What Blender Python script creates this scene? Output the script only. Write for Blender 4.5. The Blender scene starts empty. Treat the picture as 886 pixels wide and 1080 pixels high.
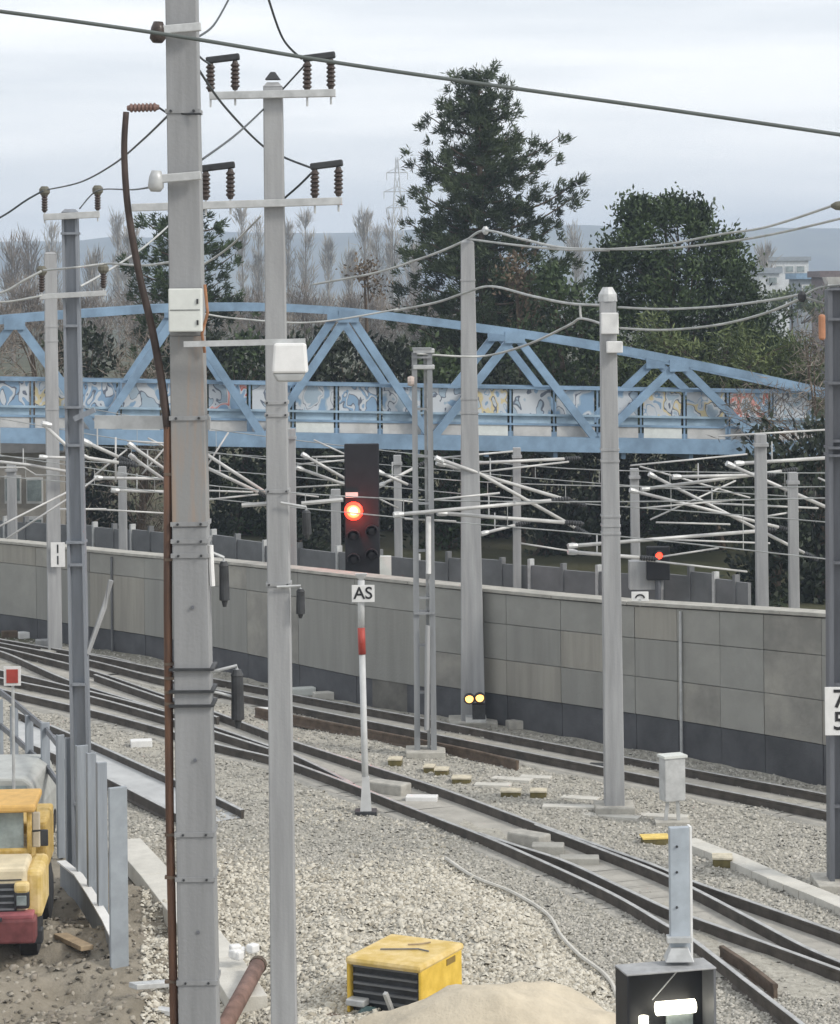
import bpy, math, random
import numpy as np
from mathutils import Vector, Matrix
random.seed(7); RNG = np.random.default_rng(7)
S = bpy.context.scene
COL = S.collection
# ------------------------------------------------------------------ camera, sky, sun, exposure
F, CX, HY, H = 2600.0, 443.0, 300.0, 11.0      # focal length in px of an 886 px wide picture, horizon row, eye height
ROLL = math.radians(0.55)
CA, SA = math.cos(ROLL), math.sin(ROLL)
cam = bpy.data.cameras.new('camera'); camo = bpy.data.objects.new('camera', cam); COL.objects.link(camo)
cam.sensor_fit = 'HORIZONTAL'; cam.sensor_width = 36.0; cam.lens = F / 886 * 36.0
cam.shift_y = -(540 - HY) / 886; cam.clip_start = 0.5; cam.clip_end = 6000
camo.matrix_world = Matrix(((CA, SA, 0, 0), (0, 0, -1, 0), (-SA, CA, 0, H), (0, 0, 0, 1)))
S.camera = camo
S.view_settings.view_transform = 'Standard'; S.view_settings.look = 'None'
S.view_settings.exposure = 0.68; S.view_settings.gamma = 1.0
SUN_EL, SUN_AZ = math.radians(38), math.radians(118)     # azimuth clockwise from +Y (view direction): from the right, a little behind
W = bpy.data.worlds.new('World'); S.world = W; W.use_nodes = True
nt = W.node_tree; nt.nodes.clear()
out = nt.nodes.new('ShaderNodeOutputWorld')
sky = nt.nodes.new('ShaderNodeTexSky'); sky.sky_type = 'NISHITA'; sky.sun_disc = False
sky.sun_elevation = SUN_EL; sky.sun_rotation = SUN_AZ; sky.dust_density = 3.0
b1 = nt.nodes.new('ShaderNodeBackground'); b1.inputs[1].default_value = 0.10
nt.links.new(sky.outputs[0], b1.inputs[0])
tc = nt.nodes.new('ShaderNodeTexCoord')
mp = nt.nodes.new('ShaderNodeMapping'); mp.inputs['Scale'].default_value = (2.2, 2.2, 26); mp.inputs['Rotation'].default_value = (0, 0.02, 0.3)
nz = nt.nodes.new('ShaderNodeTexNoise'); nz.inputs['Scale'].default_value = 1.4; nz.inputs['Detail'].default_value = 5; nz.inputs['Roughness'].default_value = 0.55
cr = nt.nodes.new('ShaderNodeValToRGB')
cr.color_ramp.elements[0].position = 0.36; cr.color_ramp.elements[0].color = (0.61, 0.635, 0.665, 1)
cr.color_ramp.elements[1].position = 0.62; cr.color_ramp.elements[1].color = (0.81, 0.815, 0.82, 1)
b2 = nt.nodes.new('ShaderNodeBackground'); b2.inputs[1].default_value = 1.0
mx = nt.nodes.new('ShaderNodeMixShader'); mx.inputs[0].default_value = 0.9
nt.links.new(tc.outputs['Generated'], mp.inputs[0]); nt.links.new(mp.outputs[0], nz.inputs['Vector'])
nt.links.new(nz.outputs['Fac'], cr.inputs[0]); nt.links.new(cr.outputs[0], b2.inputs[0])
nt.links.new(b1.outputs[0], mx.inputs[1]); nt.links.new(b2.outputs[0], mx.inputs[2]); nt.links.new(mx.outputs[0], out.inputs[0])
sl = bpy.data.lights.new('sun', 'SUN'); sl.energy = 1.5; sl.angle = math.radians(12); sl.color = (1.0, 0.95, 0.87)
so = bpy.data.objects.new('sun', sl); COL.objects.link(so)
sd = Vector((math.sin(SUN_AZ) * math.cos(SUN_EL), math.cos(SUN_AZ) * math.cos(SUN_EL), math.sin(SUN_EL)))
so.rotation_euler = sd.to_track_quat('Z', 'Y').to_euler(); so.location = (40, -20, 60)

# ------------------------------------------------------------------ photo pixel -> place
def ray(px, py):
    u, v = px - CX, HY - py
    return (u * CA + v * SA) / F, (-u * SA + v * CA) / F
def P(px, py, d):
    x, z = ray(px, py); return Vector((x * d, d, H + z * d))
def G(px, py, z=0.0):
    x, zz = ray(px, py); d = (z - H) / zz; return Vector((x * d, d, z))
def PPM(d): return F / d

# ------------------------------------------------------------------ materials
MATS = {}
def mat(name, col, rough=0.7, metal=0.0, var=0.12, scale=3.0, bump=0.0, bscale=40.0, col2=None, emit=None, estr=0.0, streak=False, alpha=None, detail=6.0):
    if name in MATS: return MATS[name]
    m = bpy.data.materials.new(name); m.use_nodes = True; n = m.node_tree; L = n.links
    b = n.nodes['Principled BSDF']; b.inputs['Roughness'].default_value = rough; b.inputs['Metallic'].default_value = metal
    b.inputs['Specular IOR Level'].default_value = 0.35
    t = n.nodes.new('ShaderNodeTexCoord'); mpp = n.nodes.new('ShaderNodeMapping')
    if streak: mpp.inputs['Scale'].default_value = (6, 6, 0.45)
    L.new(t.outputs['Object'], mpp.inputs[0])
    z = n.nodes.new('ShaderNodeTexNoise'); z.inputs['Scale'].default_value = scale; z.inputs['Detail'].default_value = detail; z.inputs['Roughness'].default_value = 0.62
    L.new(mpp.outputs[0], z.inputs['Vector'])
    r = n.nodes.new('ShaderNodeValToRGB')
    c1 = [max(0, c * (1 - var)) for c in col]; c2 = [min(1, c * (1 + var)) for c in (col2 or col)]
    r.color_ramp.elements[0].position = 0.36; r.color_ramp.elements[0].color = (*c1, 1)
    r.color_ramp.elements[1].position = 0.64; r.color_ramp.elements[1].color = (*c2, 1)
    L.new(z.outputs['Fac'], r.inputs[0]); L.new(r.outputs[0], b.inputs['Base Color'])
    if bump:
        z2 = n.nodes.new('ShaderNodeTexNoise'); z2.inputs['Scale'].default_value = bscale; z2.inputs['Detail'].default_value = 4
        L.new(t.outputs['Object'], z2.inputs['Vector'])
        bp = n.nodes.new('ShaderNodeBump'); bp.inputs['Strength'].default_value = bump; bp.inputs['Distance'].default_value = 0.03
        L.new(z2.outputs['Fac'], bp.inputs['Height']); L.new(bp.outputs[0], b.inputs['Normal'])
    if emit: b.inputs['Emission Color'].default_value = (*emit, 1); b.inputs['Emission Strength'].default_value = estr
    MATS[name] = m; return m
def leafmat(name, c1, c2, scale=0.6):
    m = mat(name, c1, 0.65, 0, 0.25, scale, col2=c2, detail=8.0)
    return m
M_mast = mat('mast_grey', (0.305, 0.31, 0.315), 0.6, 0.0, 0.16, 0.8, 0.12, 25, streak=True, detail=6.0)
M_mast_near = mat('near_mast_grey', (0.25, 0.255, 0.26), 0.6, 0.0, 0.15, 0.7, 0.12, 25, streak=True, detail=6.0)
M_rustmast = mat('near_mast_rusty', (0.25, 0.252, 0.25), 0.65, 0.0, 0.06, 1.0, 0.1, 25, col2=(0.275, 0.215, 0.175), streak=True)
MATS['near_mast_rusty'].node_tree.nodes['Color Ramp'].color_ramp.elements[0].position = 0.47; MATS['near_mast_rusty'].node_tree.nodes['Color Ramp'].color_ramp.elements[1].position = 0.62
M_steel = mat('blue_grey_steel', (0.21, 0.228, 0.255), 0.5, 0.1, 0.12, 1.2, streak=True, detail=3.0)
M_dsteel = mat('dark_steel', (0.125, 0.132, 0.148), 0.5, 0.1, 0.15, 1.2, streak=True, detail=3.0)
M_galv = mat('galvanised', (0.47, 0.48, 0.48), 0.45, 0.25, 0.15, 5)
M_tube = mat('aluminium_tube', (0.47, 0.47, 0.46), 0.4, 0.1, 0.14, 2.0)
M_insul = mat('brown_insulator', (0.055, 0.042, 0.037), 0.35, 0, 0.25, 8)
M_dark = mat('black_fitting', (0.035, 0.037, 0.04), 0.5, 0, 0.3, 6)
M_wire_l = mat('pale_wire', (0.40, 0.41, 0.40), 0.5, 0.2, 0.2, 2)
M_wire_d = mat('dark_wire', (0.05, 0.06, 0.065), 0.5, 0.2, 0.2, 2)
M_blue = mat('bridge_blue', (0.19, 0.285, 0.395), 0.5, 0, 0.22, 0.9, 0.05, 30)
M_blue2 = mat('bridge_blue_pale', (0.30, 0.41, 0.50), 0.5, 0, 0.18, 1.5)
M_cream = mat('deck_edge_cream', (0.46, 0.455, 0.44), 0.7, 0, 0.14, 2.0)
M_deck = mat('deck_concrete', (0.22, 0.22, 0.22), 0.8, 0, 0.12, 2.0)
M_conc = mat('wall_concrete', (0.268, 0.268, 0.248), 0.85, 0, 0.08, 0.9, 0.25, 18, col2=(0.285, 0.285, 0.265))
M_plinth = mat('plinth_dark', (0.085, 0.087, 0.093), 0.8, 0, 0.22, 1.2, 0.25, 20)
M_core = mat('wall_joint', (0.15, 0.145, 0.13), 0.9, 0, 0.2, 2)
M_cope = mat('coping_pale', (0.36, 0.35, 0.315), 0.8, 0, 0.15, 3, 0.2, 25)
M_barrier = mat('noise_barrier', (0.155, 0.16, 0.165), 0.85, 0, 0.16, 1.2)
M_railside = mat('rail_side', (0.078, 0.068, 0.058), 0.75, 0.1, 0.3, 3)
M_railtop = mat('rail_head', (0.46, 0.46, 0.45), 0.35, 0.4, 0.2, 4)
M_railrust = mat('rusty_rail', (0.105, 0.078, 0.058), 0.85, 0, 0.3, 4)
M_sleeper = mat('sleeper_concrete', (0.40, 0.385, 0.345), 0.9, 0, 0.16, 5, 0.3, 30)
M_white = mat('white_paint', (0.68, 0.68, 0.67), 0.5, 0, 0.06, 5)
M_offwhite = mat('offwhite_cabinet', (0.60, 0.62, 0.59), 0.5, 0, 0.08, 3)
M_black = mat('black_print', (0.02, 0.02, 0.022), 0.6, 0, 0.1, 3)
M_red = mat('red_paint', (0.36, 0.055, 0.04), 0.5, 0, 0.15, 4)
M_orange = mat('orange_cap', (0.42, 0.20, 0.11), 0.6, 0, 0.15, 4)
M_brown = mat('brown_cable', (0.055, 0.032, 0.024), 0.6, 0, 0.35, 1.2, col2=(0.115, 0.058, 0.034), streak=True)
M_board = mat('signal_board', (0.012, 0.013, 0.016), 0.6, 0, 0.25, 3)
M_yellow = mat('machine_yellow', (0.64, 0.42, 0.05), 0.5, 0, 0.12, 3.5, col2=(0.66, 0.46, 0.08))
M_yellowtop = mat('machine_yellow_dusty', (0.62, 0.44, 0.13), 0.75, 0, 0.15, 4, col2=(0.58, 0.45, 0.22))
M_sand = mat('sand', (0.50, 0.44, 0.34), 0.95, 0, 0.10, 3, 0.5, 22)
M_dirt = mat('dirt', (0.21, 0.185, 0.15), 0.95, 0, 0.25, 1.5, 0.8, 9)
M_wood = mat('timber', (0.30, 0.23, 0.15), 0.85, 0, 0.25, 4)
M_greenwood = mat('olive_timber', (0.13, 0.11, 0.045), 0.9, 0, 0.25, 6)  # dark olive block bodies, each under a paler top piece
M_straw = mat('straw_top', (0.54, 0.49, 0.38), 0.9, 0, 0.2, 6)
M_glass = mat('dark_glass', (0.06, 0.075, 0.08), 0.12, 0, 0.2, 3)
M_glassl = mat('pale_glass', (0.24, 0.28, 0.28), 0.15, 0, 0.3, 3)
M_rubber = mat('rubber', (0.03, 0.03, 0.032), 0.8, 0, 0.2, 8)
M_kerb = mat('kerb_pale', (0.52, 0.505, 0.46), 0.85, 0, 0.1, 2.5, 0.3, 25)
M_bark = mat('bark', (0.10, 0.075, 0.055), 0.9, 0, 0.3, 5, 0.4, 20)
M_greybark = mat('grey_bark', (0.19, 0.175, 0.155), 0.9, 0, 0.2, 5)
M_redlamp = mat('red_lamp', (0.8, 0.03, 0.02), 0.4, emit=(1.0, 0.045, 0.02), estr=2.5)
M_redcore = mat('red_lamp_core', (0.9, 0.3, 0.2), 0.4, emit=(1.0, 0.62, 0.30), estr=2.2)
M_redlamp2 = mat('red_lamp_far', (0.8, 0.03, 0.02), 0.4, emit=(1.0, 0.06, 0.03), estr=2.2)
M_warm = mat('warm_lamp', (0.9, 0.7, 0.4), 0.4, emit=(1.0, 0.46, 0.12), estr=2.0)
M_tubel = mat('white_lamp', (0.9, 0.9, 0.85), 0.4, emit=(1.0, 0.93, 0.75), estr=3.5)

# ------------------------------------------------------------------ mesh helpers
ORG = {}
def new_obj(name, me, parent=None, material=None):
    o = bpy.data.objects.new(name, me); COL.objects.link(o)
    if parent is not None: o.parent = parent; ORG[o] = ORG.get(parent, Vector((0, 0, 0)))
    if material is not None and me is not None: me.materials.append(material)
    return o
def tag(o, label=None, cat=None, group=None, kind=None):
    if label: o['label'] = label
    if cat: o['category'] = cat
    if group: o['group'] = group
    if kind: o['kind'] = kind
    return o
def thing(name, label, cat, loc, group=None):
    o = bpy.data.objects.new(name, None); COL.objects.link(o); o.location = loc; o.empty_display_size = 0.2
    ORG[o] = Vector(loc); return tag(o, label, cat, group)
def frame_from(d):
    d = Vector(d).normalized(); up = Vector((0, 0, 1)) if abs(d.z) < 0.95 else Vector((0, 1, 0))
    a = d.cross(up).normalized(); b = a.cross(d).normalized(); return a, b
class MB:
    def __init__(s): s.v = []; s.f = []; s.mi = []
    def add(s, vs, fs, mi=0):
        k = len(s.v); s.v += [tuple(v) for v in vs]; s.f += [tuple(i + k for i in f) for f in fs]; s.mi += [mi] * len(fs); return s
    def obox(s, c, ax, ay, az, mi=0):       # centre and three half-axis vectors
        c, ax, ay, az = Vector(c), Vector(ax), Vector(ay), Vector(az)
        vs = [c + sx * ax + sy * ay + sz * az for sz in (-1, 1) for sy in (-1, 1) for sx in (-1, 1)]
        return s.add(vs, [(0, 2, 3, 1), (4, 5, 7, 6), (0, 1, 5, 4), (2, 6, 7, 3), (0, 4, 6, 2), (1, 3, 7, 5)], mi)
    def box(s, c, sx, sy, sz, rz=0.0, mi=0):
        a, b = math.cos(rz), math.sin(rz)
        return s.obox(c, (a * sx / 2, b * sx / 2, 0), (-b * sy / 2, a * sy / 2, 0), (0, 0, sz / 2), mi)
    def bar(s, p0, p1, w, h, mi=0):         # rectangular beam between two points
        p0, p1 = Vector(p0), Vector(p1); d = p1 - p0; a, b = frame_from(d)
        return s.obox((p0 + p1) / 2, a * w / 2, d / 2, b * h / 2, mi)
    def tube(s, pts, r, n=8, r1=None, cap=True, mi=0):
        pts = [Vector(p) for p in pts]; m = len(pts); vs = []
        for i, p in enumerate(pts):
            d = (pts[min(i + 1, m - 1)] - pts[max(i - 1, 0)]); a, b = frame_from(d)
            rr = r if r1 is None else r + (r1 - r) * i / (m - 1)
            vs += [p + rr * (math.cos(2 * math.pi * k / n) * a + math.sin(2 * math.pi * k / n) * b) for k in range(n)]
        fs = [(i * n + k, i * n + (k + 1) % n, (i + 1) * n + (k + 1) % n, (i + 1) * n + k) for i in range(m - 1) for k in range(n)]
        if cap: fs += [tuple(range(n - 1, -1, -1)), tuple((m - 1) * n + k for k in range(n))]
        return s.add(vs, fs, mi)
    def lathe(s, p0, p1, prof, n=12, mi=0): # prof: (t, radius)
        p0, p1 = Vector(p0), Vector(p1); d = p1 - p0; a, b = frame_from(d); vs = []
        for t, r in prof:
            p = p0 + d * t
            vs += [p + r * (math.cos(2 * math.pi * k / n) * a + math.sin(2 * math.pi * k / n) * b) for k in range(n)]
        m = len(prof)
        fs = [(i * n + k, i * n + (k + 1) % n, (i + 1) * n + (k + 1) % n, (i + 1) * n + k) for i in range(m - 1) for k in range(n)]
        fs += [tuple(range(n - 1, -1, -1)), tuple((m - 1) * n + k for k in range(n))]
        return s.add(vs, fs, mi)
    def taper(s, b, t, wb, db, wt, dt, rz=0.0, mi=0):   # tapered square shaft from b to t
        a = Vector((math.cos(rz), math.sin(rz), 0)); c = Vector((-math.sin(rz), math.cos(rz), 0)); b, t = Vector(b), Vector(t)
        vs = [p + sx * a * w / 2 + sy * c * d / 2 for p, w, d in ((b, wb, db), (t, wt, dt)) for sx, sy in ((-1, -1), (1, -1), (1, 1), (-1, 1))]
        return s.add(vs, [(3, 2, 1, 0), (4, 5, 6, 7), (0, 1, 5, 4), (1, 2, 6, 5), (2, 3, 7, 6), (3, 0, 4, 7)], mi)
    def build(s, name, material, parent=None, smooth=False, bevel=0.0, kind=None):
        org = ORG.get(parent, Vector((0, 0, 0))) if parent is not None else Vector((0, 0, 0))
        me = bpy.data.meshes.new(name)
        me.from_pydata([(v[0] - org.x, v[1] - org.y, v[2] - org.z) for v in s.v], [], s.f)
        ms = material if isinstance(material, (list, tuple)) else [material]
        for m in ms: me.materials.append(m)
        if len(ms) > 1: me.polygons.foreach_set('material_index', s.mi)
        if smooth: me.polygons.foreach_set('use_smooth', [True] * len(s.f))
        me.update()
        o = new_obj(name, me, parent)
        if kind: o['kind'] = kind
        if bevel:
            bv = o.modifiers.new('bevel', 'BEVEL'); bv.width = bevel; bv.segments = 2; bv.limit_method = 'ANGLE'
        return o
def np_mesh(name, verts, faces, material, parent=None, smooth=False):
    org = np.array(ORG.get(parent, Vector((0, 0, 0)))) if parent is not None else np.zeros(3)
    me = bpy.data.meshes.new(name); nv, (nf, k) = len(verts), faces.shape
    me.vertices.add(nv); me.vertices.foreach_set('co', (verts - org).astype(np.float32).ravel())
    me.loops.add(nf * k); me.loops.foreach_set('vertex_index', faces.astype(np.int32).ravel())
    me.polygons.add(nf); me.polygons.foreach_set('loop_start', np.arange(0, nf * k, k, dtype=np.int32))
    try: me.polygons.foreach_set('loop_total', np.full(nf, k, dtype=np.int32))
    except Exception: pass
    if smooth: me.polygons.foreach_set('use_smooth', np.ones(nf, dtype=bool))
    me.materials.append(material); me.update(calc_edges=True); me.validate()
    return new_obj(name, me, parent)
def spline(pts, per=8):
    pts = [Vector(p) for p in pts]; out = []
    for i in range(len(pts) - 1):
        p0, p1, p2, p3 = pts[max(i - 1, 0)], pts[i], pts[i + 1], pts[min(i + 2, len(pts) - 1)]
        for k in range(per):
            t = k / per
            out.append(0.5 * ((2 * p1) + (p2 - p0) * t + (2 * p0 - 5 * p1 + 4 * p2 - p3) * t * t + (3 * p1 - p0 - 3 * p2 + p3) * t ** 3))
    out.append(pts[-1]); return out
def text_part(s, size, loc, material, parent, depth=0.004, name='lettering', rz=0.0):
    cu = bpy.data.curves.new('t', 'FONT'); cu.body = s; cu.size = size; cu.extrude = depth; cu.align_x = 'CENTER'; cu.align_y = 'CENTER'; cu.offset = size * 0.012
    to = bpy.data.objects.new('t', cu); COL.objects.link(to)
    me = bpy.data.meshes.new_from_object(to.evaluated_get(bpy.context.evaluated_depsgraph_get()))
    bpy.data.objects.remove(to)
    me.name = name; me.materials.clear(); me.materials.append(material)
    M = Matrix.Translation(Vector(loc) - ORG[parent]) @ Matrix.Rotation(rz, 4, 'Z') @ Matrix.Rotation(math.radians(90), 4, 'X')
    me.transform(M)
    return new_obj(name, me, parent)

# ------------------------------------------------------------------ ground
def vnoise(x, y, seed=0):                       # smooth value noise
    xi, yi = np.floor(x), np.floor(y); fx, fy = x - xi, y - yi
    h = lambda a, b: np.modf(np.abs(np.sin(a * 127.1 + b * 311.7 + seed * 17.3) * 43758.5453))[0]
    u, v = fx * fx * (3 - 2 * fx), fy * fy * (3 - 2 * fy)
    return (h(xi, yi) * (1 - u) + h(xi + 1, yi) * u) * (1 - v) + (h(xi, yi + 1) * (1 - u) + h(xi + 1, yi + 1) * u) * v
def hz(x, y):                                   # terrain height
    x, y = np.asarray(x, float), np.asarray(y, float)
    n = (vnoise(x * 0.7, y * 0.7) - 0.5) * 0.10 + (vnoise(x * 2.3, y * 2.3, 3) - 0.5) * 0.05
    near = np.clip((49 - y) / 6, 0, 1) * np.clip((60 - y) / 5, 0, 1)
    lump = (vnoise(x * 0.9, y * 0.9, 5) - 0.4) * 0.5 + (vnoise(x * 2.6, y * 2.6, 8) - 0.5) * 0.28
    left = np.clip((-2.6 - x) / 1.5, 0, 1)      # dug-over dirt on the left
    rub = np.clip((x + 2.6) / 1.0, 0, 1) * np.clip((3.0 - x - (y - 38) * 0.25) / 1.2, 0, 1) * np.clip((46 - y) / 3, 0, 1)
    z = n + near * left * lump + rub * (0.30 + 0.45 * lump)
    return np.where(y < 95, z, z + 0.0)
def graded(lo, hi, step, far_lo, far_hi, n=16):
    c = np.arange(lo, hi + 1e-6, step)
    a = lo - np.geomspace(step * 2, lo - far_lo, n)[::-1]; b = hi + np.geomspace(step * 2, far_hi - hi, n)
    return np.concatenate([a, c, b])
gx = graded(-16, 14, 0.2, -1300, 1300); gy = graded(33, 82, 0.2, -60, 3200)
X, Y = np.meshgrid(gx, gy); Z = hz(X, Y) * ((np.abs(X) < 40) & (Y < 110))
nx, ny = len(gx), len(gy)
idx = np.arange(nx * ny).reshape(ny, nx)
fc = np.stack([idx[:-1, :-1], idx[:-1, 1:], idx[1:, 1:], idx[1:, :-1]], -1).reshape(-1, 4)
gm = bpy.data.materials.new('ground'); gm.use_nodes = True
n = gm.node_tree; L = n.links; bs = n.nodes['Principled BSDF']; bs.inputs['Roughness'].default_value = 0.95; bs.inputs['Specular IOR Level'].default_value = 0.2
t = n.nodes.new('ShaderNodeTexCoord')
def tnoise(scale, detail=6, rough=0.6):
    z = n.nodes.new('ShaderNodeTexNoise'); z.inputs['Scale'].default_value = scale; z.inputs['Detail'].default_value = detail; z.inputs['Roughness'].default_value = rough
    L.new(t.outputs['Object'], z.inputs['Vector']); return z
def ramp(src, a, b, ca, cb):
    r = n.nodes.new('ShaderNodeValToRGB'); r.color_ramp.elements[0].position = a; r.color_ramp.elements[1].position = b
    r.color_ramp.elements[0].color = (*ca, 1); r.color_ramp.elements[1].color = (*cb, 1); L.new(src, r.inputs[0]); return r
def mixc(fac, a, b):
    m = n.nodes.new('ShaderNodeMix'); m.data_type = 'RGBA'; L.new(fac, m.inputs[0]); L.new(a, m.inputs[6]); L.new(b, m.inputs[7]); return m.outputs[2]
bal = ramp(tnoise(9, 8, 0.75).outputs['Fac'], 0.3, 0.7, (0.24, 0.225, 0.19), (0.52, 0.50, 0.44))
drt = ramp(tnoise(1.3, 8, 0.7).outputs['Fac'], 0.3, 0.7, (0.17, 0.15, 0.115), (0.33, 0.295, 0.24))
grs = ramp(tnoise(0.15, 6).outputs['Fac'], 0.35, 0.65, (0.045, 0.05, 0.022), (0.09, 0.085, 0.05))
sep = n.nodes.new('ShaderNodeSeparateXYZ'); L.new(t.outputs['Object'], sep.inputs[0])
def mr(src, a, b):
    m = n.nodes.new('ShaderNodeMapRange'); m.inputs[1].default_value = a; m.inputs[2].default_value = b; L.new(src, m.inputs[0]); return m.outputs[0]
lw = mr(sep.outputs['X'], -2.9, -3.9); lf = mr(sep.outputs['Y'], 50.0, 46.5)
mul = n.nodes.new('ShaderNodeMath'); mul.operation = 'MULTIPLY'; L.new(lw, mul.inputs[0]); L.new(lf, mul.inputs[1])
c1 = mixc(mul.outputs[0], bal.outputs[0], drt.outputs[0])
c2 = mixc(mr(sep.outputs['Y'], 71, 78), c1, grs.outputs[0]); L.new(c2, bs.inputs['Base Color'])
bp = n.nodes.new('ShaderNodeBump'); bp.inputs['Strength'].default_value = 0.7; bp.inputs['Distance'].default_value = 0.06
L.new(tnoise(14, 5, 0.7).outputs['Fac'], bp.inputs['Height']); L.new(bp.outputs[0], bs.inputs['Normal'])
tag(np_mesh('ground', np.stack([X.ravel(), Y.ravel(), Z.ravel()], 1), fc, gm, smooth=True), kind='structure')

# far hills, one long ridge
hx = np.linspace(-1200, 1200, 160); hv = []; hf = []
prof = [(0, 0.0), (60, 0.35), (140, 0.72), (230, 0.93), (320, 1.0), (480, 0.9)]
for j, (dy, k) in enumerate(prof):
    top = 72 + 5 * np.sin(hx * 0.006 + 1) + 3.5 * np.sin(hx * 0.017) + 6 * (vnoise(hx * 0.02, hx * 0 + 3) - 0.5)
    hv.append(np.stack([hx, 2500 + dy + hx * 0, -1 + top * k + (3 * (vnoise(hx * 0.05, hx * 0 + j, 2) - 0.5) if 0 < j < 4 else 0)], 1))
hv = np.concatenate(hv); ii = np.arange(len(hv)).reshape(len(prof), -1)
hfc = np.stack([ii[:-1, :-1], ii[:-1, 1:], ii[1:, 1:], ii[1:, :-1]], -1).reshape(-1, 4)
tag(np_mesh('hills', hv, hfc, mat('hill_woods', (0.03, 0.04, 0.032), 0.95, 0, 0.5, 0.012, col2=(0.075, 0.08, 0.055)), smooth=True), kind='structure')

# ------------------------------------------------------------------ retaining wall (panels set before a core)
WB = [(-120, 651), (6, 669), (147, 691), (224, 706), (373, 741), (467, 757), (635, 783), (760, 806), (872, 829), (980, 852)]
WT = [(-120, 562), (6, 572), (147, 586), (224, 592), (373, 608), (467, 618), (635, 634), (760, 642), (872, 649), (980, 656)]
wb = [G(*p) for p in WB]
wh = [P(WT[i][0], WT[i][1], wb[i].y).z for i in range(len(WB))]
wpts = spline([Vector((p.x, p.y, h)) for p, h in zip(wb, wh)], 12)   # z carries the height
wl = [0.0]
for i in range(1, len(wpts)): wl.append(wl[-1] + (wpts[i].xy - wpts[i - 1].xy).length)
WLEN = wl[-1]
def wall_at(s):
    s = min(max(s, 0), WLEN)
    for i in range(1, len(wl)):
        if wl[i] >= s:
            k = (s - wl[i - 1]) / (wl[i] - wl[i - 1]); p = wpts[i - 1].lerp(wpts[i], k); d = (wpts[i].xy - wpts[i - 1].xy).normalized()
            return Vector((p.x, p.y, 0)), p.z, Vector((d.x, d.y, 0)), Vector((d.y, -d.x, 0))   # point, height, along, outward (to camera)
def wall_s_at_px(px):
    return min(((abs(CX + F * (wall_at(s)[0].x) / wall_at(s)[0].y - px), s) for s in np.linspace(0, WLEN, 300)))[1]
rw = thing('retaining_wall', 'long curved grey concrete retaining wall with dark plinth behind the tracks', 'wall', wall_at(WLEN / 2)[0])
core = MB(); N = 70
for k in range(N):
    a, b = wall_at(WLEN * k / N), wall_at(WLEN * (k + 1) / N)
    vs = []
    for (p, h, d, o) in (a, b):
        f0, f1 = p - o * 0.03, p - o * 0.45
        vs += [f0 + Vector((0, 0, -0.5)), f1 + Vector((0, 0, -0.5)), f1 + Vector((0, 0, h)), f0 + Vector((0, 0, h))]
    core.add(vs, [(0, 4, 5, 1), (1, 5, 6, 2), (2, 6, 7, 3), (3, 7, 4, 0)])
core.build('wall_core', M_core, rw)
def wall_panel(s0, s1, z0f, z1f, name, m, th, gap=0.014, dz=0.0):
    a, b = wall_at(s0 + gap / 2), wall_at(s1 - gap / 2); q = MB(); vs = []
    jit = random.uniform(-0.008, 0.008)
    for (p, h, d, o) in (a, b):
        za, zb = (h * z0f + (gap / 2 if z0f > 0 else -0.3)), h * z1f - gap / 2
        f, r = p + o * (th + jit), p - o * 0.032
        vs += [f + Vector((0, 0, za)), r + Vector((0, 0, za)), r + Vector((0, 0, zb)), f + Vector((0, 0, zb))]
    q.add(vs, [(0, 4, 5, 1), (1, 5, 6, 2), (2, 6, 7, 3), (3, 7, 4, 0), (0, 1, 2, 3), (7, 6, 5, 4)])
    return q.build(name, m, rw, bevel=0.008)
sL = wall_s_at_px(430)
conc_var = [mat('wall_concrete_d', (0.295, 0.283, 0.25), 0.85, 0, 0.12, 0.5, 0.25, 18, streak=True), mat('wall_concrete_e', (0.25, 0.245, 0.225), 0.85, 0, 0.16, 0.8, 0.25, 18, col2=(0.29, 0.28, 0.25)), M_conc, mat('wall_concrete_b', (0.282, 0.28, 0.258), 0.85, 0, 0.09, 1.1, 0.25, 18), mat('wall_concrete_c', (0.258, 0.257, 0.238), 0.85, 0, 0.10, 0.45, 0.25, 18, streak=True)]
s = 0.0
while s < WLEN - 0.1:
    w = (2.7 if s < sL else random.choice((1.0, 1.35, 1.35, 1.75))); e = min(s + w, WLEN)
    if WLEN - e < 0.5: e = WLEN
    rows = [(0.215, 0.78), (0.78, 0.985)] if s < sL else [(0.24, 0.50), (0.50, 0.765), (0.765, 0.985)]
    wall_panel(s, e, 0.0, rows[0][0], 'plinth_panel', M_plinth, 0.02)
    for a, b in rows: wall_panel(s, e, a, b, 'concrete_panel', random.choice(conc_var), 0.05)
    s = e
s = 0.0
while s < WLEN - 0.1:
    e = min(s + 2.4, WLEN); a, b = wall_at(s + 0.006), wall_at(e - 0.006); q = MB(); vs = []
    for (p, h, d, o) in (a, b):
        f, r = p + o * 0.1, p - o * 0.5
        vs += [f + Vector((0, 0, h - 0.03)), r + Vector((0, 0, h - 0.03)), r + Vector((0, 0, h + 0.055)), f + Vector((0, 0, h + 0.055))]
    q.add(vs, [(0, 4, 5, 1), (1, 5, 6, 2), (2, 6, 7, 3), (3, 7, 4, 0), (0, 1, 2, 3), (7, 6, 5, 4)])
    q.build('coping_slab', M_cope, rw, bevel=0.012); s = e
# expansion pipes down the wall face
for px in (118, 718):
    p, h, d, o = wall_at(wall_s_at_px(px))
    MB().tube([p + o * 0.1 + Vector((0, 0, 0)), p + o * 0.1 + Vector((0, 0, h - 0.1))], 0.035).build('drain_pipe', M_barrier if px < 400 else M_galv, rw)

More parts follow.
